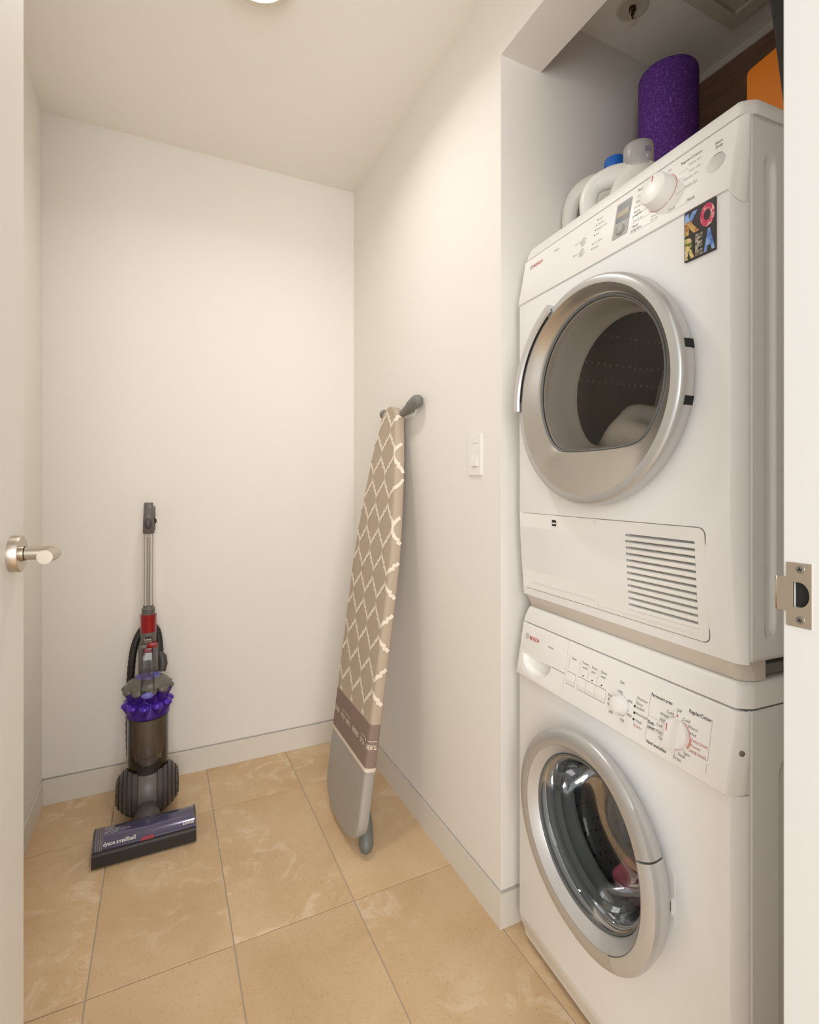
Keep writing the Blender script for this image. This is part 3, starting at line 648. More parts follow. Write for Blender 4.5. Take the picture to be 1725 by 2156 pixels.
def dtexts(b):
    for t, u, v in (('Iron dry', .378, .0925), ('Regular dry', .377, .0808), ('Damp dry', .375, .0700), ('Off', .4445, .1010), ('Extra dry', .4900, .0868), ('Very dry', .4920, .0735), ('Regular dry', .4830, .0622), ('Damp dry', .4870, .0475), ('Finish', .4610, .0195), ('Touch up', .3765, .0415), ('Warm', .4220, .0275), ('40 min', .4220, .0210),
                    ('Low heat', .2085, .0715), ('Signal', .2085, .0455), ('Start', .2760, .0985), ('Drying', .2750, .0880), ('Regular dry', .2745, .0765), ('End', .2745, .0655), ('Lint filter', .2740, .0465), ('Empty', .2740, .0353)):
        ditems.append((t, u, v, .0062))
    def ln(x0, x1, y): b.box(x0, x1, y-.0002, y+.0002, .0002, .0003)
    for x0, x1, y in ((.470, .512, .0460), (.4705, .483, .0710), (.4705, .489, .0835), (.376, .412, .0545), (.376, .4385, .0390), (.376, .4385, .0185), (.4595, .512, .0165), (.376, .408, .0785), (.376, .408, .0900)): ln(x0, x1, y)
tag(onD('printed_rules', 'ink_rule', dtexts), kind='stuff')
words(DP, dpan, 'ink_light', ditems)
dbi = []
def dbold():
    for t, u, v, wd in (('Permanent press', .3785, .1030, .043), ('Regular/Cotton', .4725, .0980, .0400), ('Wools', .4960, .0178, .0155), ('Short', .3760, .0590, .0145), ('program', .3752, .0520, .021), ('Timed', .3765, .0292, .0155), ('programs', .3768, .0215, .0235), ('Start', .5365, .0928, .0130), ('Stop', .5385, .0850, .0125)):
        dbi.append((t, u, v, .0074, dict(width=wd, bold=.004)))
dbold(); words(DP, dpan, 'ink', dbi, 'printed_heading')
b = MB(); b.M = frame((.5832, .0225, 1.664), (.25, .97, 0), (0, 0, 1), (.97, -.25, 0)); b.lathe([(.0040, -.002), (.0040, .0003), (.0032, .0009), (0, .001)], seg=20); b.build('screw', 'screw', dpan, smooth=40)
for o in list(dpan.children): o.location = (0, 0, 0)
# front
DC = (.299, 1.350)
dfp = frontpanel(.889, 1.6205, lambda z: (.014*((1.09-z)/.2)**1.4 if z < 1.09 else 0.0), 'front_panel', DC, .190, dryer, DO)
def onF(name, m, fn, parent, smooth=None, off=None):
    b = MB(); b.M = FRONT; fn(b); return b.build(name, m, parent, smooth=smooth, off=off, fn=ydef)
flap = onF('service_flap', 'plastic', lambda b: b.prism([(.0165, .9085), (.2797, .9085), (.2797, 1.0950), (.0165, 1.0950)], -.001, .0010), dryer, off=DO)
onF('flap_seam', 'seam', lambda b: b.prism([(.0300, .9073), (.2812, .9073), (.2812, 1.0960), (.0300, 1.0960)], -.001, .0003), flap)
onF('flap_latch', 'dark', lambda b: b.prism(rrect(.1445, .1585, 1.0710, 1.0845, .002), .0008, .0014), flap)
onF('latch_tab', 'plastic', lambda b: b.box(.1465, .1585, 1.0755, 1.0785, .0014, .0026), flap)
onF('raised_rib', 'plastic', lambda b: b.box(.055, .272, .9255, .9280, .0010, .0018), flap)
gpn = onF('grille_panel', 'plastic', lambda b: b.prism(rrect(.2812, .5300, .9085, 1.0950, .012, corners=(1, 1, 0, 0)), -.004, .0012), dryer, off=DO)
onF('panel_seam', 'seam', lambda b: b.prism(rrect(.2805, .5312, .9073, 1.0962, .0125, corners=(1, 1, 0, 0)), -.001, .0003), gpn)
onF('raised_rib', 'plastic', lambda b: b.box(.290, .500, .9170, .9192, .0012, .0020), gpn)
GX0, GX1, GZ0, GZ1 = .363, .5115, .9265, 1.0720
c = MB(); c.M = FRONT; c.prism(rrect(GX0, GX1, GZ0, GZ1, .002), -.05, .05)
for v in c.bm.verts: pass
carve(gpn, c); c = MB(); c.M = FRONT; c.prism(rrect(GX0, GX1, GZ0, GZ1, .002), -.05, .05); carve([o for o in gpn.children if o.name.startswith('panel_seam')][0], c)
c = MB(); c.M = FRONT; c.prism(rrect(GX0, GX1, GZ0, GZ1, .002), -.05, .05); carve(dfp, c)
b = MB(); b.M = FRONT; b.box(GX0-.01, GX1+.01, GZ0-.01, GZ1+.01, -.045, -.040); b.box(GX0-.01, GX0-.002, GZ0-.01, GZ1+.01, -.045, -.032); b.build('grille_recess', 'dark', gpn)
ns = 12; pitch = (GZ1-GZ0)/ns
for k in range(ns):
    zc = GZ0+pitch*(k+.5)
    b = MB(); b.M = FRONT
    yo = -.014*((1.09-zc)/.2)**1.4
    pr = [(-pitch*.42, -.0002), (-pitch*.30, .0012), (pitch*.10, .0010), (pitch*.20, -.0005), (pitch*.55, -.016), (pitch*.48, -.017), (-pitch*.35, -.0060)]
    b.rings([[(x, zc-pitch*.08+t, h+yo) for t, h in pr] for x in (GX0, GX1)], closed=True, cap0=True, cap1=True)
    b.build('slat', 'plastic', gpn)
# dryer door
DD = FRONT @ Matrix.Translation((DC[0], DC[1], 0))
ddoor = empty('door', (0, 0, 0)); ddoor.parent = dryer; ddoor.location = DO
profD = [(.196, .003), (.216, .006), (.2245, .013), (.2268, .020), (.2266, .030), (.2250, .0385), (.2215, .0435), (.2170, .0455), (.2062, .0465)]
H0, H1 = R(117), R(183)
b = MB(); b.M = DD; b.lathe(profD, seg=128); b.build('door_ring', 'silver', ddoor, smooth=40)
def dcurve(a, sc=1.0, cy=.018, rr=.172, fl=-.111):
    dx, dy = math.cos(a), math.sin(a); bq = dy*cy; t = bq+math.sqrt(max(0, bq*bq-(cy*cy-rr*rr)))
    if dy < -1e-4:
        t2 = (fl-.004*(1-abs(dx)**2))/dy; n = 14.0
        t = (t**-n+t2**-n)**(-1/n)
    return (dx*t*sc, dy*t*sc)
N = 120; AN = [2*PI*k/N for k in range(N)]
b = MB(); b.M = DD
rows = [[(.2062*math.cos(a), .2062*math.sin(a), .0465) for a in AN]]
for f in (.12, .5, .9):
    rows.append([tuple([(1-f)*.2050*math.cos(a)+f*dcurve(a, 1.03)[0], (1-f)*.2050*math.sin(a)+f*dcurve(a, 1.03)[1], .0455-.0255*f]) for a in AN])
rows.append([dcurve(a, 1.025)+(.0192,) for a in AN]); rows.append([dcurve(a, 1.008)+(.0175,) for a in AN])
b.rings(rows); b.build('inner_bezel', 'bezel_d', ddoor, smooth=40)
b = MB(); b.M = DD; b.rings([[dcurve(a, 1.010)+(.0180,) for a in AN], [dcurve(a, 1.004)+(.0195,) for a in AN], [dcurve(a, .985)+(.0185,) for a in AN], [dcurve(a, .975)+(.0150,) for a in AN], [dcurve(a, .985)+(.0100,) for a in AN]]); b.build('window_seal', 'gasket', ddoor, smooth=50)
b = MB(); b.M = DD; b.rings([[dcurve(a, q)+(.0165+.009*(1-q*q),) for a in AN] for q in (.985, .9, .75, .5, .25, .02)], cap1=True); b.build('door_glass', 'glass_dry', ddoor, smooth=70)
b = MB(); b.M = DD; b.rings([[dcurve(a, q)+(h,) for a in AN] for q, h in ((.99, .0140), (.965, .0120), (.945, .000), (.925, -.030), (.90, -.055), (.885, -.060), (.88, -.068))]); b.build('window_cup', 'funnel', ddoor, smooth=45)
b = MB(); b.M = DD; b.lathe([(r, h) for r, h in ((.2270, .028), (.2325, .033), (.2345, .043), (.2325, .0525), (.2230, .0565), (.2140, .0555), (.2110, .0515), (.2135, .0480), (.2225, .0470))], seg=40, a0=H0, a1=H1, wrapprof=True, endcaps=True); dh = b.build('door_handle', 'silver2', ddoor, smooth=40)
b = MB(); b.M = DD; b.lathe([(.2090, .0468), (.2158, .0472)], seg=30, a0=H0+R(4), a1=H1-R(6)); b.build('handle_gap', 'ledoff', dh)
for a in (11, -12.5):
    b = MB(); b.M = DD @ Matrix.Rotation(R(a), 4, 'Z'); b.box(.2170, .2274, -.0075, .0075, .014, .033); b.build('hinge_slot', 'dark', ddoor)
b = MB(); b.M = DD; b.lathe([(.190, -.002), (.190, -.04), (.186, -.072), (.255, -.078), (.270, -.09), (.270, -.44)], seg=72); db = b.build('drum', 'drum_d', dryer, smooth=50, off=DO)
b = MB(); b.M = DD; b.lathe([(.270, -.44), (.25, -.46), (.20, -.465), (.195, -.452), (0, -.450)], seg=72); b.build('drum_back', 'drum_back', db, smooth=50)
for k in range(3):
    b = MB(); b.M = DD @ Matrix.Rotation(R(50+120*k), 4, 'Z'); b.rings([[(-.035, -.268, z), (-.014, -.205, z), (.014, -.205, z), (.035, -.268, z)] for z in (-.10, -.42)], closed=True, cap0=True, cap1=True); b.build('drum_paddle', 'gasket', db)

# ================= stacking kit between the machines
sk = tag(empty('stacking_kit', PM+Vector((0, 0, .857)), RZ), 'beige stacking trim strip between the dryer and the washing machine', 'trim strip')
b = MB(); rows = []
for z, y in ((.8575, .0325), (.8585, .031), (.872, .026), (.886, .0175), (.8885, .0175)): rows.append(ring(.008, XW-.008, y, .076, .014, .024, z))
b.rings(rows, cap0=True, cap1=True); b.build('front_strip', 'kit', sk, smooth=40, off=(0, 0, -.857))
b = MB(); b.box(.545, .574, .077, .55, .864, .880, bev=.001, seg=1); b.build('rail', 'alu', sk, off=(0, 0, -.857))
b = MB(); b.box(.012, .045, .076, .55, .858, .887, bev=.001, seg=1); b.build('rail', 'alu', sk, off=(0, 0, -.857))

# machine frame to world
MW = Matrix.Translation(PM) @ Matrix.Rotation(RZ, 4, 'Z')
def world(x, y, z): return MW @ Vector((x, y, z))
def cloth(name, m, o, r, seed, lab, cat, squash=0.0, amp=.34):
    rnd = random.Random(seed); ws = [(Vector((rnd.uniform(-1, 1), rnd.uniform(-1, 1), rnd.uniform(-1, 1))).normalized()*rnd.uniform(2, 8), rnd.uniform(0, 6)) for _ in range(9)]
    b = MB(); b.ellipsoid((0, 0, 0), r, 40, 22, f=lambda d: 1+amp*sum(math.sin(d.dot(q)+p) for q, p in ws)/5)
    t = b.build(name, m, None, smooth=60); t.location = o; tag(t, lab, cat); return t
cloth('white_towel', 'cloth_w', world(.225, .225, 1.240), (.105, .115, .105), 3, 'rumpled white towel lying inside the dryer drum', 'towel')
cloth('pink_garment', 'cloth_p', world(.250, .140, .285), (.040, .036, .045), 5, 'pink garment seen through the washing machine door', 'garment')
cloth('blue_garment', 'cloth_b', world(.190, .230, .335), (.048, .040, .055), 8, 'dark blue garment behind the pink one in the washer drum', 'garment')

# magnet
mg = tag(empty('fridge_magnet', world(.523, -.0002, 1.535), RZ), 'black souvenir magnet with big picture-filled letters on the dryer front', 'magnet')
MG = frame((0, 0, -1.535), (1, 0, 0), (0, 0, 1), (0, -1, 0)) @ Matrix.Translation((-.523, 0, 0))
b = MB(); b.M = MG; b.prism(rrect(.4955, .5510, 1.5345, 1.6170, .001), 0, .0030); b.build('magnet_plate', 'vac_black', mg)
M['ph_blue'] = photo_mat('print_sky_blue', srgb(70, 112, 190), srgb(108, 146, 216), srgb(150, 180, 225), 60)
M['ph_pink'] = photo_mat('print_pink', srgb(200, 40, 90), srgb(230, 110, 130), srgb(235, 210, 190), 160)
M['ph_gold'] = photo_mat('print_gold', srgb(150, 120, 60), srgb(220, 190, 110), srgb(170, 90, 60), 170)
M['ph_green'] = photo_mat('print_food', srgb(110, 120, 60), srgb(222, 196, 110), srgb(224, 205, 170), 200)
M['ph_grey'] = photo_mat('print_grey', srgb(70, 66, 60), srgb(140, 132, 112), srgb(190, 182, 160), 220)
def mtext(name, t, m, x, y, size, wd): 
    b = MB(); b.M = MG; put_text(b, t, x, y, size, h=.0032, width=wd, bold=.06); return b.build(name, m, mg)
mtext('letter', 'O', 'ph_pink', .5245, 1.5800, .0450, .0255)
mtext('letter', 'R', 'ph_green', .4968, 1.5400, .0440, .0172)
mtext('letter', 'E', 'ph_grey', .5158, 1.5400, .0440, .0135)
mtext('letter', 'A', 'ph_blue', .5305, 1.5400, .0440, .0198)
kk = mtext('letter', 'K', 'ph_gold', .4968, 1.5800, .0440, .0262)
kk.data.materials.append(M['ph_blue'])
zs_ = [v.co.z for v in kk.data.vertices]; zmid = (min(zs_)+max(zs_))/2+.004
# the upper strokes of the K carry a sky print: split and recolour them
bmk = bmesh.new(); bmk.from_mesh(kk.data)
bmesh.ops.bisect_plane(bmk, geom=bmk.verts[:]+bmk.edges[:]+bmk.faces[:], plane_co=(0, 0, zmid), plane_no=(0, 0, 1))
for f in bmk.faces:
    if f.calc_center_median().z > zmid: f.material_index = 1
bmk.to_mesh(kk.data); bmk.free()

# ------------------------------------------------------------------ things on top of the dryer
ZT = 1.768
fr = MB(); fr.lathe([(.066, 0), (.072, .003), (.0745, .009), (.075, .02), (.075, .502), (.0745, .513), (.072, .519), (.066, .522), (.02, .522), (.02, .512)], seg=64, cap0=True, cap1=True)
foam = fr.build('foam_roller', 'foam', None, smooth=50); foam.location = (1.25, .955, ZT); tag(foam, 'speckled purple foam roller standing upright on the dryer', 'foam roller')
def bottle(name, loc, rz, lab, capr, caph, capm, bw, bd, bh, neck, cx, cap_ribs):
    t = tag(empty(name, loc, rz), lab, 'bottle', 'detergent bottles on the dryer')
    b = MB(); rows = []
    for z, s in ((0, .90), (.006, .97), (.02, 1), (bh*.55, 1), (bh*.70, .97), (bh*.80, .90), (bh*.88, .78), (bh*.95, .60), (bh*.99, .48)):
        row = []; f = sstep(.55, 1.0, z/bh)
        for k in range(36):
            a = 2*PI*k/36; c_, s_ = math.cos(a), math.sin(a); e = .55+.45*f
            x = (abs(c_)**e)*(1 if c_ > 0 else -1); y = (abs(s_)**e)*(1 if s_ > 0 else -1)
            hw = bw/2*(1-f)*(1-.30*sstep(.25, .55, z/bh))+neck*1.45*f; hd = bd/2*(1-f)+neck*1.15*f
            row.append((cx*max(f, .8*sstep(.25, .55, z/bh))+x*hw*(s if f < .2 else 1), y*hd*(s if f < .2 else 1), z))
        rows.append(row)
    b.rings(rows, cap0=True, cap1=True); b.lathe([(neck, bh*.98), (neck, bh+.012), (neck*.9, bh+.014)], o=(cx, 0, 0), seg=32, cap1=True)
    body = b.build('bottle_body', 'hdpe', t, smooth=50)
    c = MB(); c.tube([(-bw*.50, 0, bh*.25), (-bw*.33, 0, bh*.25)], .001) if False else None
    b = MB()
    hp = [(cx*.5, 0, bh*.90), (-bw*.16, 0, bh*.93), (-bw*.38, 0, bh*.84), (-bw*.47, 0, bh*.64), (-bw*.47, 0, bh*.40), (-bw*.40, 0, bh*.20)]
    hq = smoothpath(hp, 6); b.tube(hq, [bd*(.34-.10*sstep(0, .5, i/len(hq))) for i in range(len(hq))], seg=18, flat=.85); b.build('handle', 'hdpe', t, smooth=60)
    z0 = bh+.004
    b = MB()
    if cap_ribs:
        prof = [(capr*.94, 0), (capr, .002), (capr, caph*.9), (capr*.93, caph)]
        b.lathe(prof, o=(cx, 0, z0), seg=72, cap0=True, cap1=True, f=lambda r, h, a: (r*(1+.025*(1 if int(a*72/(2*PI)+.5) % 2 else -1)) if h < caph*.88 else r, h))
        b.lathe([(capr*1.12, -.016), (capr*1.10, -.004), (capr*.95, .001)], o=(cx, 0, z0), seg=48)
    else:
        b.lathe([(capr*.96, 0), (capr, .002), (capr*.985, caph-.003), (capr*.95, caph)], o=(cx, 0, z0-.012), seg=64, cap1=True)
        b.lathe([(capr*.93, .0), (capr*.93, caph-.006)], o=(cx, 0, z0-.012), seg=64)
    cp_ = b.build('cap', capm, t, smooth=35)
    return t, cx, z0
bt, _, _ = bottle('detergent_bottle', (1.060, 1.012, ZT), R(-50), 'white detergent bottle with blue screw cap beside the alcove wall', .027, .034, 'blue', .17, .085, .222, .022, .035, True)
bt2, cx2, z2 = bottle('detergent_bottle', (.985, .868, ZT), R(-45), 'white detergent bottle with clear measuring cap in front of the foam roller', .0335, .058, 'capclear', .17, .085, .140, .027, .030, False)
b = MB()
for k in range(5): b.box(-.0005, .0005, 0, .0003, .018+.006*k, .019+.006*k)
for k, (x, wz_) in enumerate(((-.006, .012), (-.002, .012), (.002, .012), (.006, .012))): b.box(x-.0007, x+.0007, 0, .0004, .015, .015+wz_)
ci = b.build('cap_marking', 'violet_ink', bt2); ci.location = (cx2+.018, -.0285, z2); ci.rotation_euler = (0, 0, R(32))
# orange board and black folded panel
def leaning(name, poly, th, o, xd, lab, cat, m, bev=.004):
    xd = Vector(xd).normalized(); b = MB(); b.M = frame((0, 0, 0), xd, (0, 0, 1), xd.cross(Vector((0, 0, 1)))); b.prism(poly, 0, th)
    t = b.build(name, m, None); t.location = o; tag(t, lab, cat)
    md = t.modifiers.new('bev', 'BEVEL'); md.width = bev; md.segments = 3; md.limit_method = 'ANGLE'
    return t
ya = R(8.9)
leaning('orange_board', rrect(0, .26, 0, .379, .012), -.035, (1.250, .7465, ZT), (-math.sin(ya), -math.cos(ya), 0), 'orange flat board standing upright on the dryer by the dark panel', 'board', 'orange')
leaning('black_panel', [(0, 0), (.19, 0), (.21, .56), (-.062, .56)], .03, (1.05, .534, ZT), (0, -1, 0), 'black folded panel leaning upright at the right end of the dryer top', 'panel', 'black_pl')
# wood cladding on the alcove back wall with its pale cap strip
wp = tag(empty('wood_panel', (XA, .69, 0)), 'brown wood-grain panel on the alcove back wall behind the foam roller', 'panel')
b = MB(); b.box(-.021, -.003, -.415, .412, .02, 2.440, bev=.001, seg=1); b.build('veneer_board', 'wood', wp)
b = MB(); b.box(-.025, -.003, -.415, .412, 2.440, 2.4645, bev=.001, seg=1); b.build('cap_strip', 'trim', wp)
# sprinkler
sp = tag(empty('fire_sprinkler', (1.152, .989, ZA)), 'recessed fire sprinkler with white ring on the alcove ceiling', 'sprinkler')
b = MB(); b.lathe([(.041, 0), (.041, -.003), (.038, -.005), (.031, -.0045), (.029, -.003)], seg=48); b.build('escutcheon', 'vent', sp, smooth=40)
b = MB(); b.lathe([(.0295, -.0025), (.027, -.0015), (.012, -.0008), (0, -.0008)], seg=40); b.build('cup', 'vent', sp, smooth=40)
b = MB(); b.lathe([(.009, 0), (.009, -.010), (.006, -.012), (.005, -.020)], seg=24, cap1=True); b.build('sprinkler_body', 'brass', sp, smooth=40)
for s in (-1, 1):
    b = MB(); b.tube([(s*.006, 0, -.014), (s*.0095, 0, -.022), (s*.008, 0, -.032), (s*.002, 0, -.040)], .0016, seg=8); b.build('frame_arm', 'vent', sp, smooth=60)
b = MB(); b.tube([(0, 0, -.016), (0, 0, -.036)], .0022, seg=10); b.build('glass_bulb', 'brass', sp, smooth=60)
b = MB(); b.lathe([(.004, -.036), (.004, -.041), (.012, -.0425), (.013, -.044), (.003, -.0450), (0, -.0455)], seg=24, f=lambda r, h, a: (r*(1 if r < .01 else (1-.18*(int(a*24/(2*PI)+.5) % 2))), h)); b.build('deflector', 'vent', sp, smooth=30)
# exhaust grille
ev = tag(empty('exhaust_grille', (1.28, .74, ZA)), 'square beige exhaust grille on the alcove ceiling above the dark panel', 'vent')
b = MB()
for x0, x1, y0, y1 in ((-.165, .165, .130, .165), (-.165, .165, -.165, -.130), (-.165, -.130, -.130, .130), (.130, .165, -.130, .130)): b.box(x0, x1, y0, y1, -.016, 0)
b.build('grille_frame', 'vent', ev)
b = MB(); b.box(-.130, .130, -.130, .130, -.003, 0); b.build('grille_recess', 'vent', ev)
for k in range(7): 
    b = MB(); b.box(-.130, .130, -.118+.036*k, -.100+.036*k, -.009, -.006); b.build('grille_slat', 'vent', ev)

# ------------------------------------------------------------------ light switch
sw = tag(empty('light_switch', (XR, 1.224, 1.25)), 'white rocker light switch on the right wall beside the ironing board', 'switch')
SM = frame((0, 0, 0), (0, -1, 0), (0, 0, 1), (-1, 0, 0))
b = MB(); b.M = SM; b.prism(rrect(-.0345, .0345, -.0585, .0585, .004), 0, .0035); b.prism(rrect(-.0325, .0325, -.0565, .0565, .003), .0035, .0052); pt = b.build('switch_plate', 'switch', sw)
c = MB(); c.M = SM; c.box(-.0125, .0175, -.033, .033, -.01, .02); carve(pt, c)
b = MB(); b.M = SM; b.rings([[(x, t, h) for t, h in ((-.0325, -.001), (-.0325, .0088), (-.031, .0092), (.001, .0058), (.0325, .0044), (.0325, -.001))] for x in (-.0120, .0170)], closed=True, cap0=True, cap1=True); b.build('rocker', 'switch', sw)
for t in (-.048, .048):
    b = MB(); b.M = SM; b.lathe([(.0024, .0050), (.0024, .0058), (0, .0060)], o=(.0025, t, 0), seg=14); s_ = b.build('screw', 'switch', sw); b = MB(); b.M = SM; b.box(.0022, .0028, t-.002, t+.002, .0059, .0062); b.build('screw_slot', 'ink_light', s_)

# ------------------------------------------------------------------ ironing board
IB = Vector((.535, 1.66, .02)); IT = Vector((.750, 1.65, 1.455))
IL = (IT-IB).normalized(); IW = Vector((0, 1, 0)); IW = (IW-IL*IW.dot(IL)).normalized(); IN = IL.cross(IW)
if IN.x > 0: IN = -IN
S0, S1 = .006, 1.448
KN = [(.108, .172), (.30, .1735), (.55, .1755), (.80, .1775), (.90, .176), (1.0, .165), (1.08, .151), (1.17, .134), (1.256, .115), (1.33, .094), (1.384, .074)]
def hw(s):
    if s < .108: q = max(0.0, (s-S0)/(.108-S0)); return .172*(1-(1-q)**2.7)**(1/2.7)
    if s > 1.384: q = min(1.0, (s-1.384)/(S1-1.384)); return .074*math.sqrt(max(0, 1-q**2.2))
    for (a, x), (b_, y) in zip(KN, KN[1:]):
        if s <= b_: return x+(y-x)*(s-a)/(b_-a)
    return .074
def cen(s): return .005+.048*min(s, 1.3)
TH = .036
def P3(s, v, h): return IB+IL*s+IW*(v+cen(s))+IN*h
def csec(s):
    W_ = hw(s); r = min(.012, W_*.5+1e-4); th = TH*(.55+.45*min(1, W_/.07)); p = []
    p += [(-W_+r*.4, -th), (-W_, -th+r*.4), (-W_, -r)]
    p += [(-W_+r*(1-math.cos(a)), -r+r*math.sin(a)) for a in [R(90*i/5) for i in range(1, 6)]]
    for i in range(1, 8): p.append((-W_+r+(2*W_-2*r)*i/8, 0))
    p += [(W_-r*(1-math.cos(a)), -r+r*math.sin(a)) for a in [R(90-90*i/5) for i in range(0, 6)]]
    p += [(W_, -th+r*.4), (W_-r*.4, -th)]
    return p
def surf(q, s, e):
    W_ = hw(s); r = min(.012, W_*.5+1e-4); a = abs(q); sg = 1 if q >= 0 else -1
    if a <= W_-r: return P3(s, q, e)
    k = a-(W_-r)
    if k < r*PI/2:
        t = k/r; return P3(s, sg*(W_-r+(r+e)*math.sin(t)), -r+(r+e)*math.cos(t))
    return P3(s, sg*(W_+e), -r-(k-r*PI/2))
ib = tag(empty('ironing_board', (.566, 1.60, 0)), 'folded ironing board with beige lattice cover leaning on the right wall', 'ironing board')
io = -ib.location
def segm(name, m, a, b_, grow=0.0, n=20, cap0=False, cap1=False):
    mb = MB(); rows = []
    for i in range(n+1):
        t = i/n
        s = a+(b_-a)*t
        if cap0: s = a+(b_-a)*(1-math.cos(t*PI/2)) if n else s
        if cap1: s = a+(b_-a)*math.sin(t*PI/2)
        rows.append([P3(s, v*(1+grow/max(hw(s), .02)), h+(grow if h > -.02 else -grow)) for v, h in csec(s)])
    mb.rings(rows, True, True, True); return mb.build(name, m, ib, smooth=50, off=io)
segm('silver_end_cover', 'silvercloth', S0, .248, n=26, cap0=True)
segm('edge_piping', 'piping', .248, .2595, .0014, 2)
bandp = segm('label_band', 'band', .2595, .392, .0005, 6)
cover = segm('patterned_cover', 'taupe', .392, S1, n=48, cap1=True)
mb = MB(); w2, h2 = .056, .085
def strip(pts, ws):
    prev = None
    for i, (q, s) in enumerate(pts):
        a_, b_ = pts[max(i-3, 0)], pts[min(i+3, len(pts)-1)]; dx, dy = b_[0]-a_[0], b_[1]-a_[1]; l = math.hypot(dx, dy) or 1
        nx, ny = -dy/l*ws[i], dx/l*ws[i]
        ok = .394 < s-abs(ny) and s+abs(ny) < S1-.010 and abs(q)+abs(nx) < hw(s)+.030
        cur = [mb.v(surf(q+nx*f, s+ny*f, .0009)) for f in (-1, -.5, 0, .5, 1)] if ok else None
        if prev and cur:
            for k in range(4): mb.face([prev[k], prev[k+1], cur[k+1], cur[k]])
        prev = cur
for j in range(-10, 4):
    for i in range(-4, 5):
        q0 = .012+w2+2*w2*i+(w2 if j % 2 else 0); s0 = 1.187+h2*j
        for sg in (-1, 1):
            pts = []; ws = []
            for k in range(0, 51):
                t = k/50
                if t < .42: S_ = .36*(t/.42)**2.0
                elif t > .58: S_ = 1-.36*((1-t)/.42)**2.0
                else:
                    u = (t-.42)/.16; S_ = .36+.14*sstep(0, .14, u)+.14*sstep(.86, 1, u)
                pts.append((q0+sg*w2*S_, s0+h2*t)); ws.append(.0050+.0012*math.sin(PI*t))
            strip(pts, ws)
tag(mb.build('lattice_print', 'lattice', cover, off=(0, 0, 0)), kind='stuff')
# printing on the band, upside down
b = MB()
def bandtext(t, q, s_, size, wd):
    me, x0, x1 = text_mesh(t, .01); sx = wd/(x1-x0)
    vs_ = [b.v(surf(q-wd/2+(v.co.x-x0)*sx, s_-v.co.y*size, .0013)) for v in me.vertices]
    for p in me.polygons: b.face([vs_[k] for k in p.vertices])
def bandpoly(pts): b.face([b.v(surf(q, s_, .0013)) for q, s_ in pts])
def bandbar(q0, q1, s_, w_=.0008): 
    for k in range(4): bandpoly([(q0+(q1-q0)*k/4, s_-w_), (q0+(q1-q0)*(k+1)/4, s_-w_), (q0+(q1-q0)*(k+1)/4, s_+w_), (q0+(q1-q0)*k/4, s_+w_)])
for q in (-.150, .045):
    bandtext('TURBO', q-.027, .330, .020, .042); bandtext('PLUS', q+.028, .330, .020, .036)
    bandbar(q-.046, q-.014, .341); bandbar(q+.012, q+.042, .341); bandpoly([(q-.004, .339), (q, .335), (q+.004, .339), (q, .345)])
for q in (-.057, .143):
    o_ = rrect(-.030, .030, -.0075, .0075, .007); i_ = rrect(-.028, .028, -.0055, .0055, .005)
    for k in range(len(o_)):
        k2 = (k+1) % len(o_); bandpoly([(q+o_[k][0], .324+o_[k][1]), (q+o_[k2][0], .324+o_[k2][1]), (q+i_[k2][0], .324+i_[k2][1]), (q+i_[k][0], .324+i_[k][1])])
    for k in range(5): bandbar(q-.024+.0102*k, q-.0175+.0102*k, .324, .0026)
tag(b.build('band_print', 'lattice', bandp), kind='stuff')
# folded legs behind the board
def ipt(s, v, h): return P3(s, v, h)
for v in (-.06, .06):
    b = MB(); b.tube([ipt(.10, v, -TH-.012), ipt(.7, v*.8, -TH-.012), ipt(1.36, v*.5, -TH-.010)], .010, seg=12); b.build('leg', 'alu', ib, smooth=50, off=io)
bar = [(.779, 1.590, 1.425), (.780, 1.66, 1.422), (.780, 1.73, 1.422), (.780, 1.80, 1.428)]
b = MB(); b.tube(bar, .011, seg=14); b.build('foot_bar', 'alu', ib, smooth=50, off=io)
b = MB(); b.tube([(.768, 1.650, 1.418), (.768, 1.625, 1.424), (.768, 1.600, 1.431), (.771, 1.585, 1.437), (.774, 1.565, 1.444), (.775, 1.545, 1.450), (.776, 1.530, 1.453), (.777, 1.522, 1.4545)], [.011, .013, .015, .019, .0215, .0215, .016, .004], seg=20); b.build('rubber_foot', 'greyrubber', ib, smooth=60, off=io)
b = MB(); b.tube([(.774, 1.775, 1.424), (.774, 1.80, 1.432), (.774, 1.825, 1.438), (.774, 1.840, 1.440), (.774, 1.848, 1.4405)], [.012, .0165, .019, .014, .004], seg=20); b.build('rubber_foot', 'greyrubber', ib, smooth=60, off=io)
b = MB(); b.tube([(.600, 1.560, .110), (.592, 1.545, .085), (.584, 1.525, .058), (.576, 1.505, .036), (.571, 1.492, .026), (.568, 1.484, .023)], [.012, .018, .0225, .0235, .017, .004], seg=20); b.build('rubber_foot', 'greenrubber', ib, smooth=60, off=io)

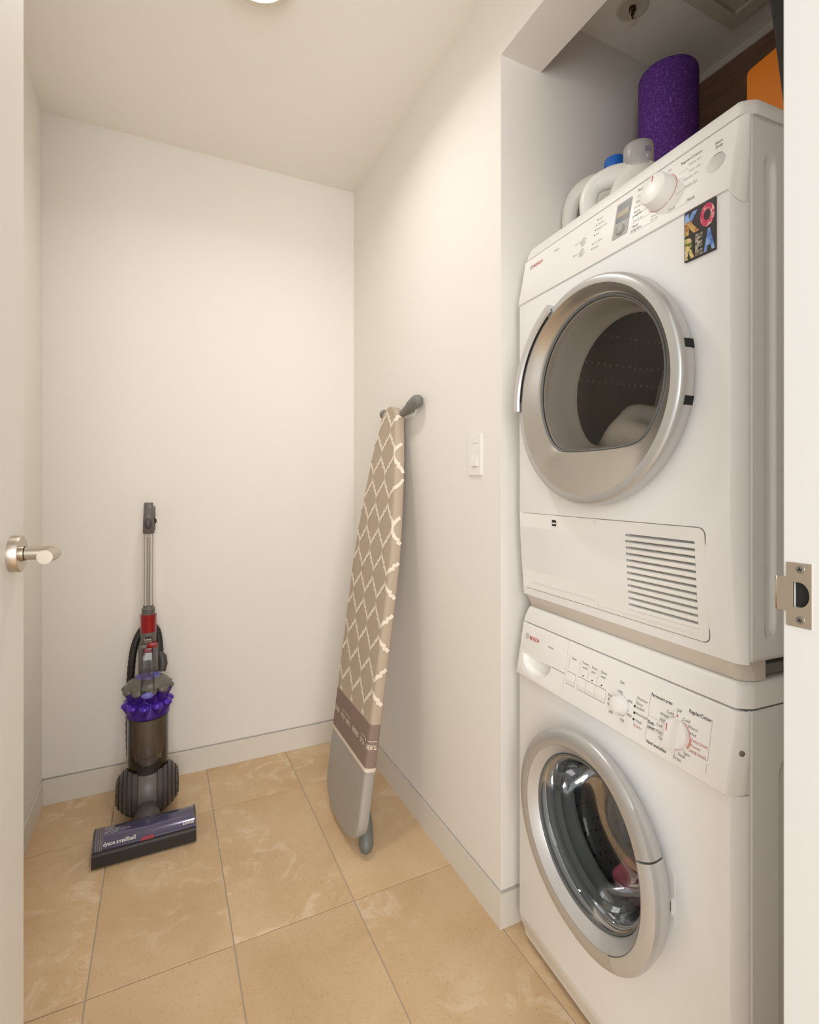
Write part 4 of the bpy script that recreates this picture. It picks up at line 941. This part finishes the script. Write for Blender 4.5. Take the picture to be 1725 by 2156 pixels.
# ------------------------------------------------------------------ upright vacuum cleaner
vc = tag(empty('vacuum_cleaner', (-.046, 2.055, 0)), 'upright purple and grey vacuum cleaner with a ball wheel at the back wall', 'vacuum cleaner')
def vb(name, m, fn, parent=vc, smooth=40):
    b = MB(); fn(b); return b.build(name, m, parent, smooth=smooth)
BZ = .088
def shell(s):
    def f(b):
        b.M = frame((0, 0, BZ), (0, 1, 0), (0, 0, 1), (s, 0, 0))
        prof = [(.0, .030)]
        for k, (x0, x1) in enumerate(((.030, .046), (.048, .061), (.063, .075), (.077, .087), (.089, .096))):
            rr = lambda x: .0890*math.sqrt(max(0, 1-((x-.018)/.090)**2))
            prof += [(rr(x0)-.0015, x0), (rr(x0)+.0012, x0+.0015), (rr(x1)+.0012, x1), (rr(x1)-.002, x1+.0012)]
        prof += [(.040, .0995), (.0, .1015)]
        b.lathe(prof, seg=64)
    return f
for s in (-1, 1):
    sh = vb('ball_shell', 'vac_dark', shell(s))
    for k in range(10):
        a = R(20+k*36)
        vb('vent_slot', 'dark', lambda b: (setattr(b, 'M', frame((0, 0, BZ), (0, 1, 0), (0, 0, 1), (s, 0, 0)) @ Matrix.Rotation(a, 4, 'Z')), b.box(.038, .050, -.0028, .0028, .0900, .0962)), sh)
vb('motor_housing', 'vac_mid', lambda b: (setattr(b, 'M', frame((0, 0, BZ), (0, 1, 0), (0, 0, 1), (1, 0, 0))), b.lathe([(.0835, -.030), (.0865, -.026), (.0872, 0), (.0865, .026), (.0835, .030)], seg=64)))
vb('latch', 'vac_black', lambda b: b.box(-.012, .010, -.092, -.078, .028, .044, bev=.002))
vb('neck', 'vac_dark', lambda b: b.tube([(0, -.06, .050), (.0, -.10, .046), (.0, -.130, .043), (0, -.15, .040)], [.034, .038, .040, .030], seg=20))
vb('rear_duct', 'vac_dark', lambda b: b.tube([(0, .05, .12), (0, .085, .18), (0, .095, .3), (0, .092, .45), (0, .088, .58)], [.035, .032, .028, .026, .025], seg=20))
# bin
BY = .010
bn = vb('dust_bin', 'bin', lambda b: (b.lathe([(.0655, .128), (.0670, .132), (.0670, .338), (.0680, .340), (.0680, .346)], o=(0, BY, 0), seg=56)))
vb('bin_base', 'vac_grey2', lambda b: b.lathe([(0, .122), (.064, .122), (.0685, .126), (.0685, .131), (.066, .134), (0, .134)], o=(0, BY, 0), seg=56), bn)
vb('shroud', 'vac_shroud', lambda b: b.lathe([(0, .134), (.034, .134), (.034, .195), (.050, .205), (.052, .225), (.052, .335), (0, .34)], o=(0, BY, 0), seg=48), bn)
vb('dust', 'dust', lambda b: b.lathe([(.064, .135), (.062, .147), (.05, .152), (.038, .143), (.034, .140)], o=(0, BY, 0), seg=48, f=lambda r, h, a: (r, h+.006*math.sin(3*a+1)*(1 if h > .14 else 0))), bn)
vb('max_mark', 'vac_black', lambda b: (setattr(b, 'M', Matrix.Translation((0, BY, 0)) @ Matrix.Rotation(R(-128), 4, 'Z') @ frame((0, 0, 0), (0, 1, 0), (0, 0, 1), (1, 0, 0))), put_text(b, 'MAX', -.010, .204, .012, h=.0672, bold=.01), b.box(-.010, .014, .2150, .2157, .0671, .0673), b.box(-.010, .014, .2005, .2012, .0671, .0673)), bn)
# cyclones
cyc = vb('cyclone_core', 'vac_purple', lambda b: b.lathe([(.066, .344), (.071, .350), (.070, .375), (.060, .41), (.056, .44), (.050, .47), (0, .475)], o=(0, BY, 0), seg=48))
NP = 10
def cone(b, k, ph, z0, r0, z1, r1, rad0, rad1, cap=False):
    a = 2*PI*(k+ph)/NP; d = Vector((math.cos(a), math.sin(a), 0)); p0 = Vector((0, BY, z0))+d*r0; p1 = Vector((0, BY, z1))+d*r1; ax = (p1-p0).normalized()
    if cap: b.tube([p1-ax*.004, p1, p1+ax*.004, p1+ax*.008, p1+ax*.0095], [rad1*1.04, rad1*1.06, rad1*.98, rad1*.62, rad1*.1], seg=18)
    else: b.tube([p0, p0.lerp(p1, .5), p1], [rad0, (rad0+rad1)/2, rad1], seg=18)
for k in range(NP):
    vb('cyclone_cone', 'vac_purple', lambda b: cone(b, k, .25, .352, .052, .392, .0675, .013, .0185), cyc)
    vb('cyclone_rim', 'vac_purple2', lambda b: cone(b, k, .25, .352, .052, .392, .0675, .013, .0185, True), cyc)
    vb('cyclone_cone', 'vac_purple', lambda b: cone(b, k, .75, .398, .048, .446, .0665, .013, .0195), cyc)
    vb('cyclone_cap', 'vac_grey2', lambda b: cone(b, k, .75, .398, .048, .446, .0665, .013, .0195, True), cyc)
top = vb('cyclone_top', 'vac_grey2', lambda b: b.lathe([(.074, .452), (.066, .464), (.052, .473), (.040, .478), (.038, .482)], o=(0, BY, 0), seg=48))
vb('lilac_ring', 'vac_lilac', lambda b: b.lathe([(.040, .474), (.039, .481), (.034, .483), (.0, .483)], o=(0, BY, 0), seg=40), top)
# carrying handle, clasp and release button
def duct(b):
    rows = []
    for z, x, y0, y1 in ((.578, .0165, .010, .040), (.55, .0175, -.005, .035), (.51, .0190, -.028, .020), (.480, .0205, -.048, .0), (.462, .0215, -.066, -.030), (.448, .0215, -.078, -.055)):
        rows.append([(-x, y0+.006, z), (-x+.006, y0, z), (x-.006, y0, z), (x, y0+.006, z), (x, y1, z), (-x, y1, z)])
    b.rings(rows, True, True, True)
hd = vb('carrying_handle', 'clear', duct)
vb('handle_lettering', 'vac_black', lambda b: (setattr(b, 'M', frame((-.004, -.0185, .545), (0, -.40, -.92), (1, 0, 0), (0, -.92, .40))), put_text(b, 'dyson', 0, 0, .022, h=.0012, width=.052)), hd)
vb('release_button', 'vac_lilac', lambda b: b.ellipsoid((0, -.078, .440), (.019, .010, .011), 20, 10))
vb('clasp', 'vac_grey2', lambda b: b.box(-.029, -.004, .018, .050, .573, .588, bev=.002))
vb('clasp_red', 'vac_red', lambda b: b.box(-.004, .029, .018, .050, .576, .592, bev=.002))
vb('clasp_red_neck', 'vac_red', lambda b: b.box(-.015, .015, .012, .036, .560, .578, bev=.003))
# upper body
uy = .062
ub = vb('upper_body', 'vac_mid', lambda b: b.lathe([(.0265, .575), (.0265, .626)], o=(0, uy, 0), seg=32, cap0=True, cap1=True))
vb('spine', 'vac_mid', lambda b: b.box(-.033, .033, uy-.005, uy+.03, .42, .578, bev=.004))
def disc(b):
    b.M = Matrix.Translation((0, uy, 0)); n = 24
    c = [b.v((.0268*math.sin(0), -.0268, .598))]
    rim = []
    for k in range(n):
        a = 2*PI*k/n; x = .0160*math.cos(a); z = .598+.0165*math.sin(a); rim.append(b.v((.0268*math.sin(x/.0268), -.0268*math.cos(x/.0268), z)))
    for k in range(n): b.face([c[0], rim[k], rim[(k+1) % n]])
st = vb('sticker', 'vac_black', disc, ub)
vb('sticker_lettering', 'ink_white', lambda b: (setattr(b, 'M', frame((0, uy-.0273, .598), (1, 0, 0), (0, 0, 1), (0, -1, 0))), put_text(b, 'dyson', -.006, .003, .0085, h=0, width=.015, bold=.02), b.lathe([(.0045, 0), (.0036, 0)], o=(-.0085, .006, 0), seg=14, a0=R(110), a1=R(270)), b.box(-.0135, .0135, -.0042, -.0034, 0, .0001), b.box(-.008, .009, -.0106, -.0098, 0, .0001)), st)
vb('red_cuff', 'vac_red', lambda b: b.lathe([(.0262, .626), (.0268, .628), (.0268, .682), (.0278, .684), (.0278, .689), (.022, .690)], o=(0, uy, 0), seg=40, cap0=True, cap1=True))
vb('collar', 'vac_mid', lambda b: b.lathe([(.0225, .688), (.0225, .695), (.0205, .6955), (.0205, .6985), (.0225, .699), (.0225, .703), (.0205, .7035), (.0205, .7065), (.0225, .707), (.0222, .712), (.018, .716), (.0175, .722)], o=(0, uy, 0), seg=36, cap1=True), smooth=25)
wnd = vb('wand', 'vac_tube', lambda b: b.rings([[(.0158*math.cos(a)*(1-.10*max(0, math.cos(12*a))), uy+.004+.030*t+.0158*math.sin(a)*(1-.10*max(0, math.cos(12*a))), .70+.292*t) for a in [2*PI*k/72 for k in range(72)]] for t in (0, 1)], True, True, True), smooth=30)
for x in (-.0045, .0045): vb('wand_groove', 'vac_dark', lambda b: b.rings([[(x-.0008, uy+.004+.030*t-.0153, .72+.272*t), (x+.0008, uy+.004+.030*t-.0153, .72+.272*t), (x+.0008, uy+.004+.030*t-.0140, .72+.272*t), (x-.0008, uy+.004+.030*t-.0140, .72+.272*t)] for t in (0, .93)], True, True, True), wnd)
hy = .100
def hnd(b):
    rows = []
    for z, x, y0, y1 in ((.984, .0185, -.022, .020), (.988, .0200, -.026, .022), (1.02, .0195, -.030, .022), (1.06, .0175, -.024, .026), (1.09, .0165, -.012, .030), (1.099, .0150, -.004, .030)):
        rows.append([(x*c_, hy+(y0+y1)/2+(y1-y0)/2*s_, z) for c_, s_ in [((abs(math.cos(a))**.6)*(1 if math.cos(a) > 0 else -1), (abs(math.sin(a))**.6)*(1 if math.sin(a) > 0 else -1)) for a in [2*PI*k/28 for k in range(28)]]])
    b.rings(rows, True, True, True)
hn = vb('grip', 'vac_mid', hnd)
vb('grip_button', 'vac_dark', lambda b: b.ellipsoid((-.001, hy-.027, 1.022), (.0135, .006, .021), 20, 10), hn)
vb('grip_edge', 'vac_black', lambda b: b.box(.0185, .0225, hy-.006, hy+.010, .995, 1.085, bev=.0015), hn)
vb('grip_trigger', 'vac_black', lambda b: b.ellipsoid((.0225, hy, 1.03), (.0045, .008, .010), 12, 8), hn)
# hose looping behind the body
hp = [(-.052, .055, .10), (-.060, .070, .20), (-.062, .085, .33), (-.060, .090, .44), (-.052, .092, .54), (-.036, .095, .600), (-.012, .100, .635), (.010, .100, .638), (.028, .098, .615), (.036, .094, .565), (.038, .090, .50)]
hs = smoothpath(hp, 10)
vb('hose', 'vac_black', lambda b: b.tube(hs, [.0125+.0012*(i % 2) for i in range(len(hs))], seg=14), smooth=30)
vb('hose_elbow', 'vac_dark', lambda b: b.tube([(.036, .086, .535), (.045, .080, .520), (.048, .075, .495), (.044, .07, .47)], [.012, .0165, .0165, .014], seg=16))
# cleaner head, lies along X
HX0, HX1, HY0 = -.147, .146, -.253
def prof_head(pr): return lambda b: b.rings([[(x, y, z) for y, z in pr] for x in (HX0, HX0+.002, HX1-.002, HX1)], True, True, True)
hb = vb('head_sole', 'vac_black', prof_head([(HY0+.004, .004), (HY0, .008), (HY0+.002, .040), (HY0+.006, .046), (HY0+.016, .048), (HY0+.120, .040), (HY0+.130, .03), (HY0+.130, .004)]), smooth=30)
arc = [(HY0+.014, .0470), (HY0+.022, .0560), (HY0+.036, .0665), (HY0+.052, .0730), (HY0+.070, .0750), (HY0+.090, .0720), (HY0+.110, .0630), (HY0+.124, .050)]
vb('head_cover', 'vac_cover', lambda b: b.rings([[(x, y, z) for y, z in arc+[(HY0+.124, .036), (HY0+.014, .036)]] for x in (HX0+.004, HX1-.004)], True, True, True), smooth=40)
for x in (HX0, HX1): vb('end_cap', 'vac_dark', lambda b: b.rings([[(x+d, y, z+(.0012 if z > .046 else 0)) for y, z in arc+[(HY0+.126, .010), (HY0+.010, .010)]] for d in ((-.0005, .0045) if x < 0 else (-.0045, .0005))], True, True, True), smooth=40)
vb('ribbed_window', 'vac_shroud', lambda b: [b.rings([[(x0, y, z+.0007), (x0+.003, y, z+.0007)] for y, z in arc], False) for x0 in (HX0+.007, HX0+.013, HX0+.019, HX0+.024)])
vb('red_latch', 'vac_red', lambda b: b.rings([[(-.019, HY0+.0125, .0465), (-.010, HY0+.0195, .0540), (.022, HY0+.0195, .0540), (.022, HY0+.0125, .0465)], [(-.019, HY0+.0110, .0475), (-.009, HY0+.0178, .0552), (.021, HY0+.0178, .0552), (.022, HY0+.0110, .0475)]], True, True, True), smooth=30)
d_ = Vector((0, .014, .0105)).normalized(); HF = frame((0, HY0+.022, .0562), (1, 0, 0), d_, Vector((1, 0, 0)).cross(d_))
words(HF, vc, 'ink_white', [('dyson', -.118, -.003, .0170, dict(h=.0012, width=.032, bold=.014)), ('small', -.082, -.003, .0170, dict(h=.0012, width=.030, bold=.014)), ('ball', -.050, -.003, .0170, dict(h=.0012, width=.020, bold=.014)), ('animal', .106, -.001, .0155, dict(h=.0012, width=.033, bold=.014))], 'head_lettering')
d2 = Vector((0, .020, .004)).normalized(); HF2 = frame((0, HY0+.056, .0735), (1, 0, 0), d2, Vector((1, 0, 0)).cross(d2))
def small(b):
    b.M = HF2
    for k, t in enumerate(('Do not pull the cable', 'Check brush bar and inlets for blockages', 'Clear any obstructions', 'Power head')): put_text(b, t, -.117, -.006+.0058*k, .0044, h=.0016)
tag(vb('small_print', 'ink_white', small), kind='stuff')

bpy.context.view_layer.update()
